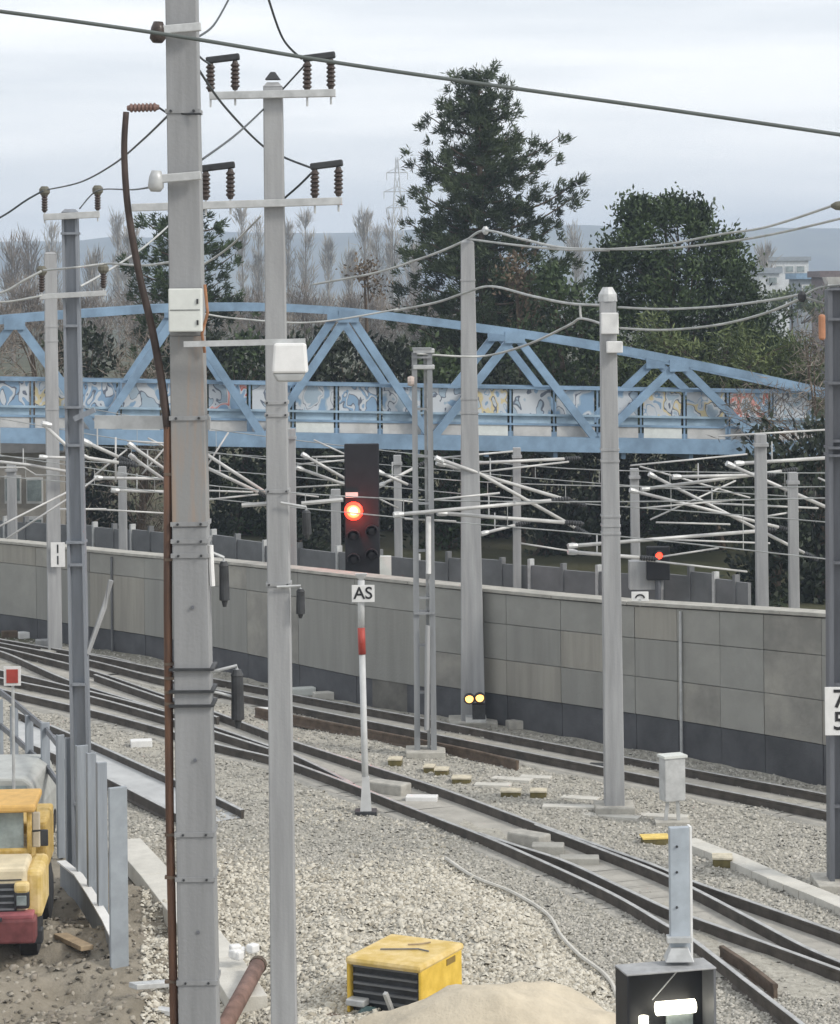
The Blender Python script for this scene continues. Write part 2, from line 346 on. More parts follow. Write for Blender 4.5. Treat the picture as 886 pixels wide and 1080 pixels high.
# noise barrier behind the wall
BT = [(-60, 541), (6, 547), (100, 553), (180, 560), (280, 573), (440, 588), (560, 596), (700, 603), (792, 611)]
bpts = []
for px, py in BT:
    p, h, d, o = wall_at(wall_s_at_px(px)); dd = p.y + 9.5; q = P(px, py, dd); bpts.append(q)
bpts = spline(bpts, 8)
nb = thing('noise_barrier', 'grey panelled noise barrier standing behind the concrete wall', 'barrier', (bpts[30].x, bpts[30].y, 0))
for i in range(0, len(bpts) - 2, 2):
    a, b = bpts[i], bpts[i + 2]; d = (b - a); d.z = 0; L_ = d.length; d.normalize(); o = Vector((d.y, -d.x, 0))
    q = MB(); zt = min(a.z, b.z) + random.uniform(-0.1, 0.1); c = (a + b) / 2; c.z = zt / 2
    q.obox(c, d * (L_ / 2 - 0.05), o * 0.06, Vector((0, 0, zt / 2))).build('barrier_panel', M_barrier, nb)
    MB().obox(Vector((a.x, a.y, zt / 2 + 0.08)), d * 0.045, o * 0.1, Vector((0, 0, zt / 2 + 0.1))).build('post', M_galv if i % 4 == 0 else M_barrier, nb)

# ------------------------------------------------------------------ tracks
RZ = 0.23                                       # rail head above ballast
def rail_mesh(pts, taper_end=False, rust=False):
    q = MB(); pr = [(-0.075, 0.0), (0.075, 0.0), (0.07, 0.025), (0.03, 0.05), (0.03, 0.18), (0.042, 0.195), (0.042, 0.24), (0.034, 0.25), (-0.034, 0.25), (-0.042, 0.24), (-0.042, 0.195), (-0.03, 0.18), (-0.03, 0.05), (-0.07, 0.025)]
    n_ = len(pr); vs = []; m = len(pts)
    for i, p in enumerate(pts):
        d = pts[min(i + 1, m - 1)] - pts[max(i - 1, 0)]; d.z = 0; d.normalize(); o = Vector((d.y, -d.x, 0))
        vs += [Vector((p.x, p.y, -0.02)) + o * a + Vector((0, 0, b)) for a, b in pr]
    fs = []; mi = []
    for i in range(m - 1):
        for k in range(n_):
            fs.append((i * n_ + k, i * n_ + (k + 1) % n_, (i + 1) * n_ + (k + 1) % n_, (i + 1) * n_ + k)); mi.append(1 if (6 <= k <= 8 and not rust) else 0)
    fs += [tuple(range(n_ - 1, -1, -1)), tuple((m - 1) * n_ + k for k in range(n_))]; mi += [0, 0]
    q.v = vs; q.f = fs; q.mi = mi; return q
RAILS = {}
def rail(px, key=None, per=8):
    pts = spline([G(x, y, RZ) for x, y in px], per)
    if key: RAILS[key] = pts
    return pts
A = rail([(-30, 668), (8, 675), (95, 690), (175, 706), (284, 726), (309, 732), (440, 756), (480, 764), (638, 794), (813, 826), (886, 840), (950, 853)], 'A')
B = rail([(-30, 672), (8, 679), (95, 696), (175, 716), (284, 738), (309, 744), (440, 770), (480, 778), (638, 809), (813, 843), (886, 858), (950, 872)], 'B')
C = rail([(-30, 676), (8, 684), (95, 706), (175, 733), (223, 749), (284, 772), (309, 781), (378, 803), (435, 821), (480, 836), (577, 872), (680, 908), (729, 928), (800, 953), (886, 983), (950, 1006)], 'C')
D = rail([(-30, 718), (12, 729), (95, 748), (175, 769), (223, 783), (284, 797), (309, 804), (377, 829), (458, 861), (500, 877), (548, 897), (642, 940), (703, 975), (729, 989), (790, 1036), (847, 1080), (900, 1124)], 'D')
T1 = rail([(-30, 679), (8, 689), (73, 717), (152, 742), (223, 765), (284, 786), (309, 795), (345, 812), (372, 826)])
E1 = rail([(-30, 708), (22, 719), (95, 734), (175, 756), (223, 770), (284, 789)])
E = rail([(505, 878), (545, 891), (597, 908), (660, 937), (703, 957), (729, 966), (800, 991), (886, 1022), (950, 1045)])
T2 = rail([(565, 869), (610, 886), (680, 913), (729, 935), (800, 972), (854, 1000), (920, 1027)])
G_ = rail([(20, 751), (93, 781), (176, 818), (223, 838), (256, 854)], 'G')
H_ = rail([(30, 783), (62, 796), (115, 821), (176, 852), (205, 866)], 'H')
SLEEP = []
M_bed = mat('bed_fines', (0.36, 0.345, 0.31), 0.95, 0, 0.12, 2.2, 0.5, 45)
def bed_strip(a, b, parent, z=0.028, over=0.5):
    q = MB(); vs = []
    for c in a:
        j = min(b, key=lambda q_: (q_.xy - c.xy).length); o = (j - c); o.z = 0; L_ = o.length; o.normalize()
        for k, w_ in ((-over, -0.12), (-over * 0.6, z), (L_ + over * 0.6, z), (L_ + over, -0.12)): p_ = c + o * k; vs.append(Vector((p_.x, p_.y, w_)))
    m_ = len(a); q.add(vs, [(4 * i + k, 4 * i + k + 1, 4 * i + k + 5, 4 * i + k + 4) for i in range(m_ - 1) for k in range(3)]); return q.build('ballast_bed', M_bed, parent)
def make_track(name, label, rails, sleep=None, group='railway tracks on the ballast', extra=()):
    p = rails[0][len(rails[0]) // 2]; t_ = thing(name, label, 'railway track', (p.x, p.y, 0), group)
    for r in rails: rail_mesh(r).build('rail', [M_railside, M_railtop], t_)
    if sleep:
        a, b = sleep; acc = 0.0; me = None
        for i in range(1, len(a)):
            seg = (a[i] - a[i - 1]).length; n_ = 0
            while acc < seg:
                c = a[i - 1].lerp(a[i], acc / seg); j = min(b, key=lambda q: (q.xy - c.xy).length)
                d = (a[i] - a[i - 1]).normalized(); o = (j - c); o.z = 0; o.normalize()
                mid = (c + j) / 2
                if -17 < mid.x < 14 and mid.y > 33:
                    if me is None:
                        sb = MB().box((0, 0, 0), 2.5, 0.26, 0.2); ob = sb.build('sleeper', M_sleeper, t_, bevel=0.015); me = ob.data
                    else:
                        ob = new_obj('sleeper', me, t_)
                        bv = ob.modifiers.new('bevel', 'BEVEL'); bv.width = 0.015; bv.segments = 1
                    ob.location = Vector((mid.x, mid.y, -0.045 + random.uniform(-0.01, 0.01))) - ORG[t_]
                    ob.rotation_euler = (0, 0, math.atan2(o.y, o.x) + random.uniform(-0.01, 0.01))
                acc += 0.62
            acc -= seg
    return t_
tr1 = make_track('railway_track', 'straight dark railway track nearest to the concrete wall', [A, B], (A, B))
tr2 = make_track('railway_track', 'railway track running diagonally through the middle of the gravel', [C, D], (C, D))
tr3 = make_track('railway_turnout', 'switch rails crossing over beside the left steel mast', [T1, E1, rail([(-30, 700), (22, 711), (76, 724), (140, 740), (190, 754)]), rail([(100, 711), (140, 725), (190, 742), (230, 756)])])
tr4 = make_track('railway_turnout', 'switch rails branching behind the black signal box at lower right', [E, T2])
tr5 = make_track('railway_siding', 'short siding ending between the two big near masts', [G_, H_])
tr5['category'] = 'railway track'
bed_strip(A, B, tr1); bed_strip(C, D, tr2, 0.031)
slab = MB(); ga, ha = spline([G(x, y, 0.06) for x, y in [(20, 760), (93, 789), (176, 826), (256, 862)]], 6), spline([G(x, y, 0.06) for x, y in [(10, 779), (62, 800), (115, 826), (205, 870)]], 6)
vs = [v for pr in zip(ga, ha) for v in pr]; m_ = len(ga)
slab.add(vs + [v - Vector((0, 0, 0.2)) for v in vs], [(2 * i, 2 * i + 1, 2 * i + 3, 2 * i + 2) for i in range(m_ - 1)] + [(2 * i + 1, 2 * i + 1 + 2 * m_, 2 * i + 3 + 2 * m_, 2 * i + 3) for i in range(m_ - 1)])
slab.build('track_slab', mat('slab_pale', (0.44, 0.45, 0.45), 0.85, 0, 0.1, 2, 0.2, 20), tr5)
def loose_rail(px, label, rust=True):
    pts = rail(px, per=4); p = pts[len(pts) // 2]; o = thing('loose_rail', label, 'rail', (p.x, p.y, 0), 'loose rails beside the tracks')
    rail_mesh(pts, rust=rust).build('rail_bar', [M_railrust, M_railtop], o); return o
loose_rail([(270, 746), (309, 754), (440, 779), (500, 791), (546, 802)], 'rusty loose rail lying beside the track nearest the wall')
loose_rail([(761, 997), (790, 1016), (818, 1038)], 'short dark check rail lying right of the black signal box')
loose_rail([(95, 689), (120, 693), (143, 699)], 'short rail stub lying at the wall beside the left steel mast', False)

# ------------------------------------------------------------------ ballast stones (uncountable: merged)
def stones(name, label, pts, sizes, material, seed):
    r = np.random.default_rng(seed); n_ = len(pts)
    base = np.array([(-1, -1, -.7), (1, -1, -.7), (1, 1, -.7), (-1, 1, -.7), (-.75, -.75, .8), (.75, -.75, .8), (.75, .75, .8), (-.75, .75, .8)]) * 0.5
    fcs = np.array([(4, 5, 6, 7), (0, 1, 5, 4), (1, 2, 6, 5), (2, 3, 7, 6), (3, 0, 4, 7)])
    v = np.repeat(base[None], n_, 0) * (1 + r.normal(0, 0.22, (n_, 8, 3)))
    v *= sizes[:, None, None] * r.uniform([0.8, 0.6, 0.45], [1.35, 1.0, 0.85], (n_, 3))[:, None, :]
    a, b, c = r.uniform(0, 6.28, n_), r.normal(0, 0.45, n_), r.normal(0, 0.45, n_)
    ca, sa = np.cos(a), np.sin(a); cb, sb_ = np.cos(b), np.sin(b); cc, sc = np.cos(c), np.sin(c); o, z = np.ones(n_), np.zeros(n_)
    Rz = np.stack([ca, -sa, z, sa, ca, z, z, z, o], 1).reshape(-1, 3, 3); Rx = np.stack([o, z, z, z, cb, -sb_, z, sb_, cb], 1).reshape(-1, 3, 3); Ry = np.stack([cc, z, sc, z, o, z, -sc, z, cc], 1).reshape(-1, 3, 3)
    v = np.einsum('nij,nkj->nki', Rz @ Rx @ Ry, v) + pts[:, None, :]
    f = (fcs[None] + (np.arange(n_) * 8)[:, None, None]).reshape(-1, 4)
    return tag(np_mesh(name, v.reshape(-1, 3), f, material), label, 'gravel', kind='stuff')
def stonemat(name, cs):
    m = bpy.data.materials.new(name); m.use_nodes = True; nn = m.node_tree; bb = nn.nodes['Principled BSDF']; bb.inputs['Roughness'].default_value = 0.9
    g = nn.nodes.new('ShaderNodeNewGeometry'); r = nn.nodes.new('ShaderNodeValToRGB'); r.color_ramp.interpolation = 'CONSTANT'
    while len(r.color_ramp.elements) < len(cs): r.color_ramp.elements.new(0.5)
    for i, c in enumerate(cs): r.color_ramp.elements[i].position = i / len(cs); r.color_ramp.elements[i].color = (*c, 1)
    nn.links.new(g.outputs['Random Per Island'], r.inputs[0]); nn.links.new(r.outputs[0], bb.inputs['Base Color']); return m
M_st1 = stonemat('ballast_grey', [(0.29, 0.28, 0.245), (0.37, 0.355, 0.315), (0.42, 0.40, 0.355), (0.33, 0.315, 0.28), (0.47, 0.45, 0.40), (0.25, 0.24, 0.21)])
M_st2 = stonemat('rubble_beige', [(0.42, 0.39, 0.325), (0.52, 0.49, 0.42), (0.58, 0.55, 0.475), (0.46, 0.43, 0.36), (0.34, 0.31, 0.25), (0.55, 0.52, 0.445)])
M_st3 = stonemat('dirt_clods', [(0.17, 0.15, 0.12), (0.25, 0.22, 0.18), (0.32, 0.29, 0.24), (0.13, 0.115, 0.09)])
def px_of(x, y, z):
    X_, Z_ = x / y * F, (z - H) / y * F; return CX + X_ * CA - Z_ * SA, HY - (X_ * SA + Z_ * CA)
def wall_depth_arr(x):
    xs = np.array([p.x for p in wpts]); ys = np.array([p.y for p in wpts]); o = np.argsort(xs); return np.interp(x, xs[o], ys[o])
n_ = 165000
# even density on screen: draw pixels, drop them on the ground
px_, py_ = RNG.uniform(-60, 945, n_), 668 + (1150 - 668) * RNG.uniform(0, 1, n_) ** 0.9
u, v_ = px_ - CX, HY - py_; dx_, dz_ = (u * CA + v_ * SA) / F, (-u * SA + v_ * CA) / F; d_ = -H / dz_
x_, y_ = dx_ * d_, d_; keep = (y_ < wall_depth_arr(x_) - 0.25) & (y_ > 33.5)
x_, y_, px_, py_ = x_[keep], y_[keep], px_[keep], py_[keep]
rope = [(470, 905), (500, 925), (540, 941), (577, 964), (592, 987), (612, 1008), (640, 1030), (652, 1056), (660, 1120)]
rx = np.interp(py_, [p[1] for p in rope], [p[0] for p in rope])
rub = (px_ < rx) & (py_ > 850 + 90 * vnoise(px_ * 0.012, py_ * 0.02, 4) + RNG.normal(0, 16, len(px_))) & (px_ > 150)
dirt = (px_ < 150 + (py_ - 900) * 0.45) & (py_ > 900)
# thin out between the rails: swept, sandy bed
def near_poly(a, b, x, y):
    best = np.zeros(len(x), bool)
    for i in range(len(a) - 1):
        q0, q1 = a[i], a[i + 1]; j0 = min(b, key=lambda q: (q.xy - q0.xy).length); mx_, my_ = (q0.x + j0.x) / 2, (q0.y + j0.y) / 2
        hw = max((q0.xy - j0.xy).length / 2, 0.5)
        best |= (x - mx_) ** 2 + (y - my_) ** 2 < (hw * 0.95) ** 2
    return best
def densify(a): return spline(a, 4)
inbed = near_poly(densify(A), densify(B), x_, y_) | near_poly(densify(C), densify(D), x_, y_)
thin = inbed & (RNG.uniform(0, 1, len(x_)) < 0.93)
grade = RNG.uniform(0, 1, len(x_))
zc = hz(x_, y_)
siz = 0.034 + 0.042 * RNG.uniform(0, 1, len(x_)) ** 2
g1 = ~rub & ~dirt & ~thin & (grade < 0.95)
pp = np.stack([x_, y_, zc + siz * 0.12], 1)
stones('ballast', 'grey crushed stone ballast around the railway tracks', pp[g1], siz[g1] * np.where(inbed[g1], 0.7, 1.0), M_st1, 1)
g2 = rub
sz2 = siz * RNG.choice([0.85, 1.1, 1.6], len(siz), p=[0.62, 0.32, 0.06]); pp2 = np.stack([x_, y_, zc + sz2 * 0.2], 1)
stones('rubble', 'coarse beige rubble in the foreground left of the white cord', pp2[g2], sz2[g2], M_st2, 2)
g3 = dirt & (grade < 0.10)
stones('dirt_clods', 'brown clods and stones on the dug earth at lower left', pp[g3], siz[g3] * 1.3, M_st3, 3)
cord = thing('marking_cord', 'pale cord lying across the gravel in the foreground', 'rope', G(590, 985))
def onground(px, py, up=0.03):
    p = G(px, py); z = float(hz(p.x, p.y)); p = G(px, py, z + up); return p
MB().tube(spline([onground(*p, up=0.07) for p in rope], 6), 0.035, 6).build('cord', M_kerb, cord)

# ------------------------------------------------------------------ bridge
BD, BANG = 92.0, math.radians(9)
bu = Vector((math.cos(BANG), math.sin(BANG), 0)); bn = Vector((-math.sin(BANG), math.cos(BANG), 0))
def BP(px, py, off=0.0):                        # point of the near truss plane (off = metres behind it)
    x, z = ray(px, py); o = Vector((0, BD, 0)) + bn * off; nrm = bn
    d = o.dot(nrm) / (Vector((x, 1, 0)).dot(nrm)); return Vector((x * d, d, H + z * d))
br = thing('footbridge', 'blue steel truss footbridge with arched top chord and graffiti panels', 'bridge', BP(443, 465))
top = [(-130, 352), (-60, 345), (6, 337), (100, 330), (180, 325), (280, 324), (370, 329), (455, 339), (545, 351), (630, 364), (718, 381), (800, 398), (868, 413), (905, 421)]
tp = spline([BP(*p) for p in top], 3)
WID = 3.6
for off, tail in ((0, ''), (WID, '')):
    q = MB()
    for i in range(len(tp) - 1): q.bar(tp[i] + bn * off, tp[i + 1] + bn * off + (tp[i + 1] - tp[i]).normalized() * 0.02, 0.28, 0.30)
    q.build('top_chord', M_blue, br)
    MB().bar(BP(-130, 457) + bn * off, BP(905, 474) + bn * off, 0.22, 0.55).build('bottom_chord', M_blue, br)
def topz(px):
    xs = [p[0] for p in top]; ys = [p[1] for p in top]; return float(np.interp(px, xs, ys))
def deckz(px): return 457 + (px + 130) * (474 - 457) / 1035
apex = [-160, 16, 190, 368, 543, 716]
for off in (0, WID):
    for k, ax_ in enumerate(apex):
        pa = BP(ax_, topz(ax_) + 2) + bn * off
        for sgn in (-1, 1):
            fx = ax_ + sgn * 87
            if fx < -130: continue
            pb = BP(fx, deckz(fx) - 4) + bn * off
            MB().bar(pa, pb, 0.17, 0.30).build('diagonal', M_blue, br)
        MB().box(pa + Vector((0, -0.16, -0.1)), 0.75, 0.03, 0.45, BANG).build('gusset_plate', M_blue, br)
q0, q1 = BP(-130, 463), BP(905, 479)
MB().obox((q0 + q1) / 2 + bn * WID / 2, (q1 - q0) / 2, bn * (WID / 2 - 0.12), Vector((0, 0, 0.09))).build('deck', M_deck, br)
for k in range(14):
    c = q0.lerp(q1, (k + 0.5) / 14) + bn * WID / 2 - Vector((0, 0, 0.2)); MB().obox(c, bu * 0.08, bn * WID / 2 * 0.95, Vector((0, 0, 0.12))).build('cross_beam', M_blue, br)
# parapet: posts, rails, graffiti panels above, cream edge panels below
GR = []
def graf(i, cols):
    m = bpy.data.materials.new('graffiti_%d' % i); m.use_nodes = True; nn = m.node_tree; bb = nn.nodes['Principled BSDF']; bb.inputs['Roughness'].default_value = 0.5
    tcx = nn.nodes.new('ShaderNodeTexCoord'); mp_ = nn.nodes.new('ShaderNodeMapping'); mp_.inputs['Location'].default_value = (i * 3.7, 0, i * 1.3); mp_.inputs['Scale'].default_value = (1, 1, 0.75)
    nn.links.new(tcx.outputs['Object'], mp_.inputs[0])
    z = nn.nodes.new('ShaderNodeTexNoise'); z.inputs['Scale'].default_value = 1.9; z.inputs['Detail'].default_value = 1.6; z.inputs['Distortion'].default_value = 0.5
    nn.links.new(mp_.outputs[0], z.inputs['Vector']); r = nn.nodes.new('ShaderNodeValToRGB'); r.color_ramp.interpolation = 'CONSTANT'
    pos = [0, .40, .44, .465, .505, .53, .60, .625]
    while len(r.color_ramp.elements) < 8: r.color_ramp.elements.new(0.9)
    for e, p_, c in zip(r.color_ramp.elements, pos, cols): e.position = p_; e.color = (*c, 1)
    nn.links.new(z.outputs['Fac'], r.inputs[0]); nn.links.new(r.outputs[0], bb.inputs['Base Color']); return m
wh_, bl_, dk_, pk_, yl_, gy_ = (0.48, 0.51, 0.54), (0.20, 0.31, 0.44), (0.11, 0.13, 0.17), (0.62, 0.30, 0.27), (0.55, 0.47, 0.28), (0.30, 0.38, 0.45)
PAL = [[bl_, bl_, dk_, wh_, wh_, bl_, dk_, wh_], [gy_, gy_, dk_, wh_, wh_, wh_, gy_, bl_], [bl_, wh_, (0.50, 0.10, 0.07), pk_, pk_, wh_, dk_, gy_], [gy_, wh_, dk_, yl_, yl_, wh_, bl_, wh_], [bl_, gy_, wh_, wh_, dk_, wh_, gy_, gy_]]
GM = [graf(i, PAL[i % 5]) for i in range(10)]
pp0 = list(range(-104, 900, 46)); seq = [0, 3, 0, 3, 0, 1, 0, 2, 1, 4, 0, 4, 1, 3, 1, 4, 1, 3, 3, 2, 4, 1]
for k, px in enumerate(pp0):
    dk = deckz(px)
    MB().bar(BP(px, dk + 2) + bn * 0.30, BP(px, dk - 58) + bn * 0.30, 0.07, 0.07).build('railing_post', M_blue, br)
    if k + 1 < len(pp0):
        pn = pp0[k + 1]
        def quad(y0, y1, offs, th, name, m, inset=3):
            a, b, c, d = BP(px + inset, dk + y0), BP(pn - inset, deckz(pn) + y0), BP(pn - inset, deckz(pn) + y1), BP(px + inset, dk + y1)
            vs = [p - bn * offs for p in (a, b, c, d)] + [p - bn * (offs - th) for p in (a, b, c, d)]
            return MB().add(vs, [(0, 1, 2, 3), (7, 6, 5, 4), (0, 4, 5, 1), (1, 5, 6, 2), (2, 6, 7, 3), (3, 7, 4, 0)]).build(name, m, br)
        quad(-57, -31, -0.34, 0.04, 'graffiti_panel', GM[(seq[k % len(seq)] + 5 * (k % 2)) % 10])
        quad(-30, -21, -0.34, 0.03, 'infill_panel', M_blue2)
        quad(-20, -8, -0.25, 0.05, 'edge_panel', M_cream if k % 4 != 1 else M_offwhite)
for dy, w in ((-59, 0.10), (-30.5, 0.08), (-20.5, 0.08), (-5, 0.10)):
    MB().bar(BP(-130, 457 + dy) + bn * 0.25, BP(905, 474 + dy) + bn * 0.25, w, w).build('handrail', M_blue if dy != -30.5 else M_blue2, br)
MB().bar(BP(-130, 400) + bn * (WID + 0.1), BP(905, 417) + bn * (WID + 0.1), 0.1, 0.1).build('handrail', M_blue, br)
for px in (-110, 897):
    for off in (0.3, WID - 0.3):
        p = BP(px, 480) + bn * off; MB().box((p.x, p.y, p.z / 2), 0.9, 0.7, p.z, BANG).build('pier', M_conc, br)
# ramp wall under the right end of the bridge
# ------------------------------------------------------------------ vegetation
def leaf_quads(c, length, width, dirs, rng):
    n_ = len(c); d = dirs / np.linalg.norm(dirs, axis=1, keepdims=True)
    s_ = np.cross(d, rng.normal(0, 1, (n_, 3))); s_ /= np.linalg.norm(s_, axis=1, keepdims=True)
    L_ = length[:, None] * d; W_ = width[:, None] * s_
    v = np.stack([c - W_ * 0.35, c + L_ * 0.5 - W_, c + L_, c + L_ * 0.5 + W_], 1)
    return v.reshape(-1, 3)
def leaf_obj(name, verts, m, parent):
    f = np.arange(len(verts)).reshape(-1, 4); return np_mesh(name, verts, f, m, parent)
def randdirs(n_, rng, up=0.0):
    d = rng.normal(0, 1, (n_, 3)); d[:, 2] += up; return d
M_pine = leafmat('pine_needles', (0.022, 0.038, 0.017), (0.058, 0.080, 0.034), 0.5)
M_pine2 = leafmat('dark_evergreen', (0.014, 0.030, 0.011), (0.050, 0.078, 0.025), 0.45)
M_ivy = leafmat('ivy_green', (0.030, 0.055, 0.014), (0.105, 0.13, 0.045), 0.7)
M_hedge = leafmat('shaded_hedge', (0.010, 0.017, 0.009), (0.026, 0.036, 0.016), 0.5)  # leaf colour deepened: shade around the bridge is painted into it
M_brownleaf = leafmat('brown_leaves', (0.085, 0.060, 0.035), (0.15, 0.11, 0.07), 0.6)
M_twig = leafmat('bare_twigs', (0.22, 0.20, 0.175), (0.34, 0.315, 0.28), 0.4)
M_twigb = leafmat('brown_twigs', (0.12, 0.098, 0.078), (0.20, 0.17, 0.14), 0.3)
def limb_tree(name, label, base_px, top_px, d, tips, profile, seed, m, nrand=46, tuft=26, cat='tree', group=None, tl=0.42, tw=0.06, droop=0.0):
    """conifer: trunk, named limbs to given tips (px) and random limbs within the profile (py -> left px, right px)"""
    rng = np.random.default_rng(seed); tz = P(*top_px, d); b = Vector((P(base_px, 400, d).x, d, 0.0))
    t_ = thing(name, label, cat, b, group)
    MB().tube(spline([b, b.lerp(tz, 0.4) + Vector((0.12, 0, 0)), b.lerp(tz, 0.75), tz], 5), 0.32, 8, 0.03).build('trunk', M_bark, t_)
    limbs = []; q = MB()
    ys = sorted(profile); py0, py1 = ys[0], ys[-1]
    def trunk_at(z): k = min(max(z / tz.z, 0), 1); return b.lerp(tz, k)
    for (px, py, dd) in tips:
        e = P(px, py, d + dd); s0 = trunk_at(max(e.z - 0.55 * abs(e.x - tz.x) * 0.6 - 0.2, 1.0)); limbs.append((s0, e))
    for k in range(nrand):
        py = py0 + (py1 - py0) * (k + rng.uniform(0, 1)) / nrand
        l, r = [float(np.interp(py, ys, [profile[y][j] for y in ys])) for j in (0, 1)]
        a = rng.uniform(0, 2 * math.pi); hw = ((r - l) / 2) / PPM(d); cxp = (l + r) / 2
        rr = rng.uniform(0.5, 1.0); c = P(cxp, py, d)
        e = c + Vector((math.cos(a) * hw * rr, math.sin(a) * hw * rr * 0.8, rng.uniform(0, 0.4)))
        s0 = trunk_at(max(e.z - rng.uniform(0.1, 0.45) * (e.xy - trunk_at(e.z).xy).length, 0.6)); limbs.append((s0, e))
    V = []
    for s0, e in limbs:
        mid = s0.lerp(e, 0.55) - Vector((0, 0, 0.10 * (e - s0).length)); pts = spline([s0, mid, e], 5)
        q.tube(pts, 0.07, 4, 0.015, cap=False)
        L_ = (e - s0).length; nt_ = max(4, int(L_ * 4.6)); dv = np.array((e - s0).normalized())
        for i in range(nt_):
            k = 0.22 + 0.78 * (i + rng.uniform(0, 1)) / nt_; p = pts[min(int(k * (len(pts) - 1)), len(pts) - 1)]
            spread = 0.16 + 0.42 * math.sin(min(k, 1) * math.pi * 0.9)
            c0 = np.array(p) + rng.normal(0, 1, 3) * np.array([spread, spread, spread * 0.34])
            n_ = tuft; cc = c0 + rng.normal(0, 0.09, (n_, 3)); dd = dv * 0.9 + rng.normal(0, 0.7, (n_, 3)) + np.array([0, 0, 0.45 - droop])
            V.append(leaf_quads(cc, rng.uniform(0.6, 1.15, n_) * tl, np.full(n_, tw), dd, rng))
    q.build('limbs', M_bark, t_)
    leaf_obj('crown', np.concatenate(V), m, t_); return t_
limb_tree('pine_tree', 'tall dark pine standing alone above the blue bridge', 508, (505, 74), 112,
    [(478, 97, 0.5), (465, 108, -0.6), (452, 122, 0.8), (441, 160, -0.5), (436, 172, 1), (434, 197, -1), (427, 232, 0.6), (422, 262, -0.8), (421, 300, 1), (529, 98, -0.5), (547, 112, 0.6), (553, 138, 1.2), (590, 143, -0.4), (586, 165, 0.5), (617, 186, 0.4), (609, 205, -0.6), (594, 232, 0.8), (600, 270, -1), (618, 300, 0.8), (420, 330, 0.3), (622, 335, -0.5), (505, 80, 0), (575, 200, -1.2), (470, 150, -1.4)],
    {84: (500, 512), 104: (484, 530), 124: (470, 540), 145: (464, 548), 170: (458, 556), 200: (452, 566), 230: (444, 574), 262: (436, 588), 300: (430, 604), 340: (424, 618), 420: (420, 625)}, 11, M_pine, nrand=190, tuft=42, tl=0.36, tw=0.028)
limb_tree('conifer_tree', 'dark ragged conifer behind the thickest near mast', 205, (196, 222), 118,
    [(150, 232, 0), (165, 262, 1), (232, 246, -0.5), (247, 268, 0.5), (240, 300, 0.6), (128, 275, -0.8), (132, 310, 0.5), (180, 226, 0)],
    {228: (172, 225), 250: (150, 245), 280: (138, 252), 320: (125, 268), 380: (115, 282), 430: (110, 290)}, 12, M_pine2, nrand=56, tuft=38, tl=0.36, tw=0.03)
def blob_tree(name, label, blobs, d, seed, m, leaves=160, tl=0.26, tw=0.07, base_px=None, cat='tree', group=None, up=0.6, trunk=True, bark=None, hw=1.0, inner=0.45, dens=1.0):
    """crown built from many small leaf clumps spread over ellipsoids (px, py, rx, ry)"""
    rng = np.random.default_rng(seed); s_ = PPM(d); bx = base_px if base_px is not None else blobs[0][0]
    b = Vector((P(bx, 400, d).x, d, 0)); t_ = thing(name, label, cat, b, group); V = []; q = MB(); lead = min(blobs, key=lambda q_: q_[1])
    if trunk: MB().tube(spline([b, b.lerp(P(lead[0], lead[1], d), 0.5) + Vector((0.1, 0.1, 0)), P(lead[0], lead[1], d)], 5), 0.22, 7, 0.04).build('trunk', bark or M_bark, t_)
    for (px, py, rx, ry) in blobs:
        c = P(px, py, d); a, h = rx / s_, ry / s_; dep = min(a, 2.2) * hw
        nc = max(8, int(8.4 * a * h * dens))
        s0 = Vector((b.x + (c.x - b.x) * 0.3, d, max(c.z - h * 1.2, 0.3)))
        for k in range(nc):
            r_ = rng.normal(0, 1, 3); r_ /= np.linalg.norm(r_); r_ *= rng.uniform(inner, 1.04)
            cc = np.array(c) + r_ * np.array([a, dep, h]); n_ = leaves // 6
            pts = cc + rng.normal(0, 1, (n_, 3)) * np.array([0.3, 0.3, 0.26])
            dd = rng.normal(0, 0.8, (n_, 3)) + r_ * 0.7 + np.array([0, 0, up])
            V.append(leaf_quads(pts, rng.uniform(0.6, 1.2, n_) * tl, np.full(n_, tw), dd, rng))
            if trunk and k % 3 == 0: q.tube([s0, s0.lerp(Vector(cc), 0.6) + Vector((0, 0, 0.15)), Vector(cc)], 0.035, 4, 0.01, cap=False)
    if trunk and q.v: q.build('limbs', bark or M_bark, t_)
    leaf_obj('crown', np.concatenate(V), m, t_); return t_
blob_tree('evergreen_tree', 'big broad dark evergreen tree right of the tall pine', [(672, 240, 26, 26), (710, 232, 32, 24), (740, 240, 26, 22), (655, 270, 22, 30), (690, 280, 38, 36), (740, 285, 38, 40), (775, 300, 24, 40), (650, 320, 20, 34), (640, 300, 10, 26), (700, 335, 45, 36), (760, 345, 42, 38), (800, 350, 24, 36), (815, 380, 26, 32), (790, 325, 18, 26), (835, 395, 24, 30), (630, 350, 16, 30), (628, 385, 20, 30), (690, 385, 50, 36), (770, 395, 46, 34), (765, 262, 12, 18), (672, 222, 8, 10), (700, 220, 7, 12), (735, 224, 8, 10), (644, 272, 9, 13)], 106, 21, M_pine2, leaves=560, tl=0.26, tw=0.055, base_px=720, inner=0.15, dens=1.5)
blob_tree('bramble_thicket', 'tangled ivy green thicket below the broad evergreen tree', [(690, 420, 40, 40), (740, 400, 44, 40), (790, 400, 40, 42), (835, 400, 32, 44), (870, 410, 28, 46), (650, 410, 28, 40), (700, 360, 34, 24), (770, 360, 30, 24), (820, 365, 22, 24), (660, 370, 20, 26)], 101, 22, M_ivy, inner=0.3, dens=1.4, leaves=330, tl=0.36, tw=0.035, base_px=760, cat='bush', up=0.2)
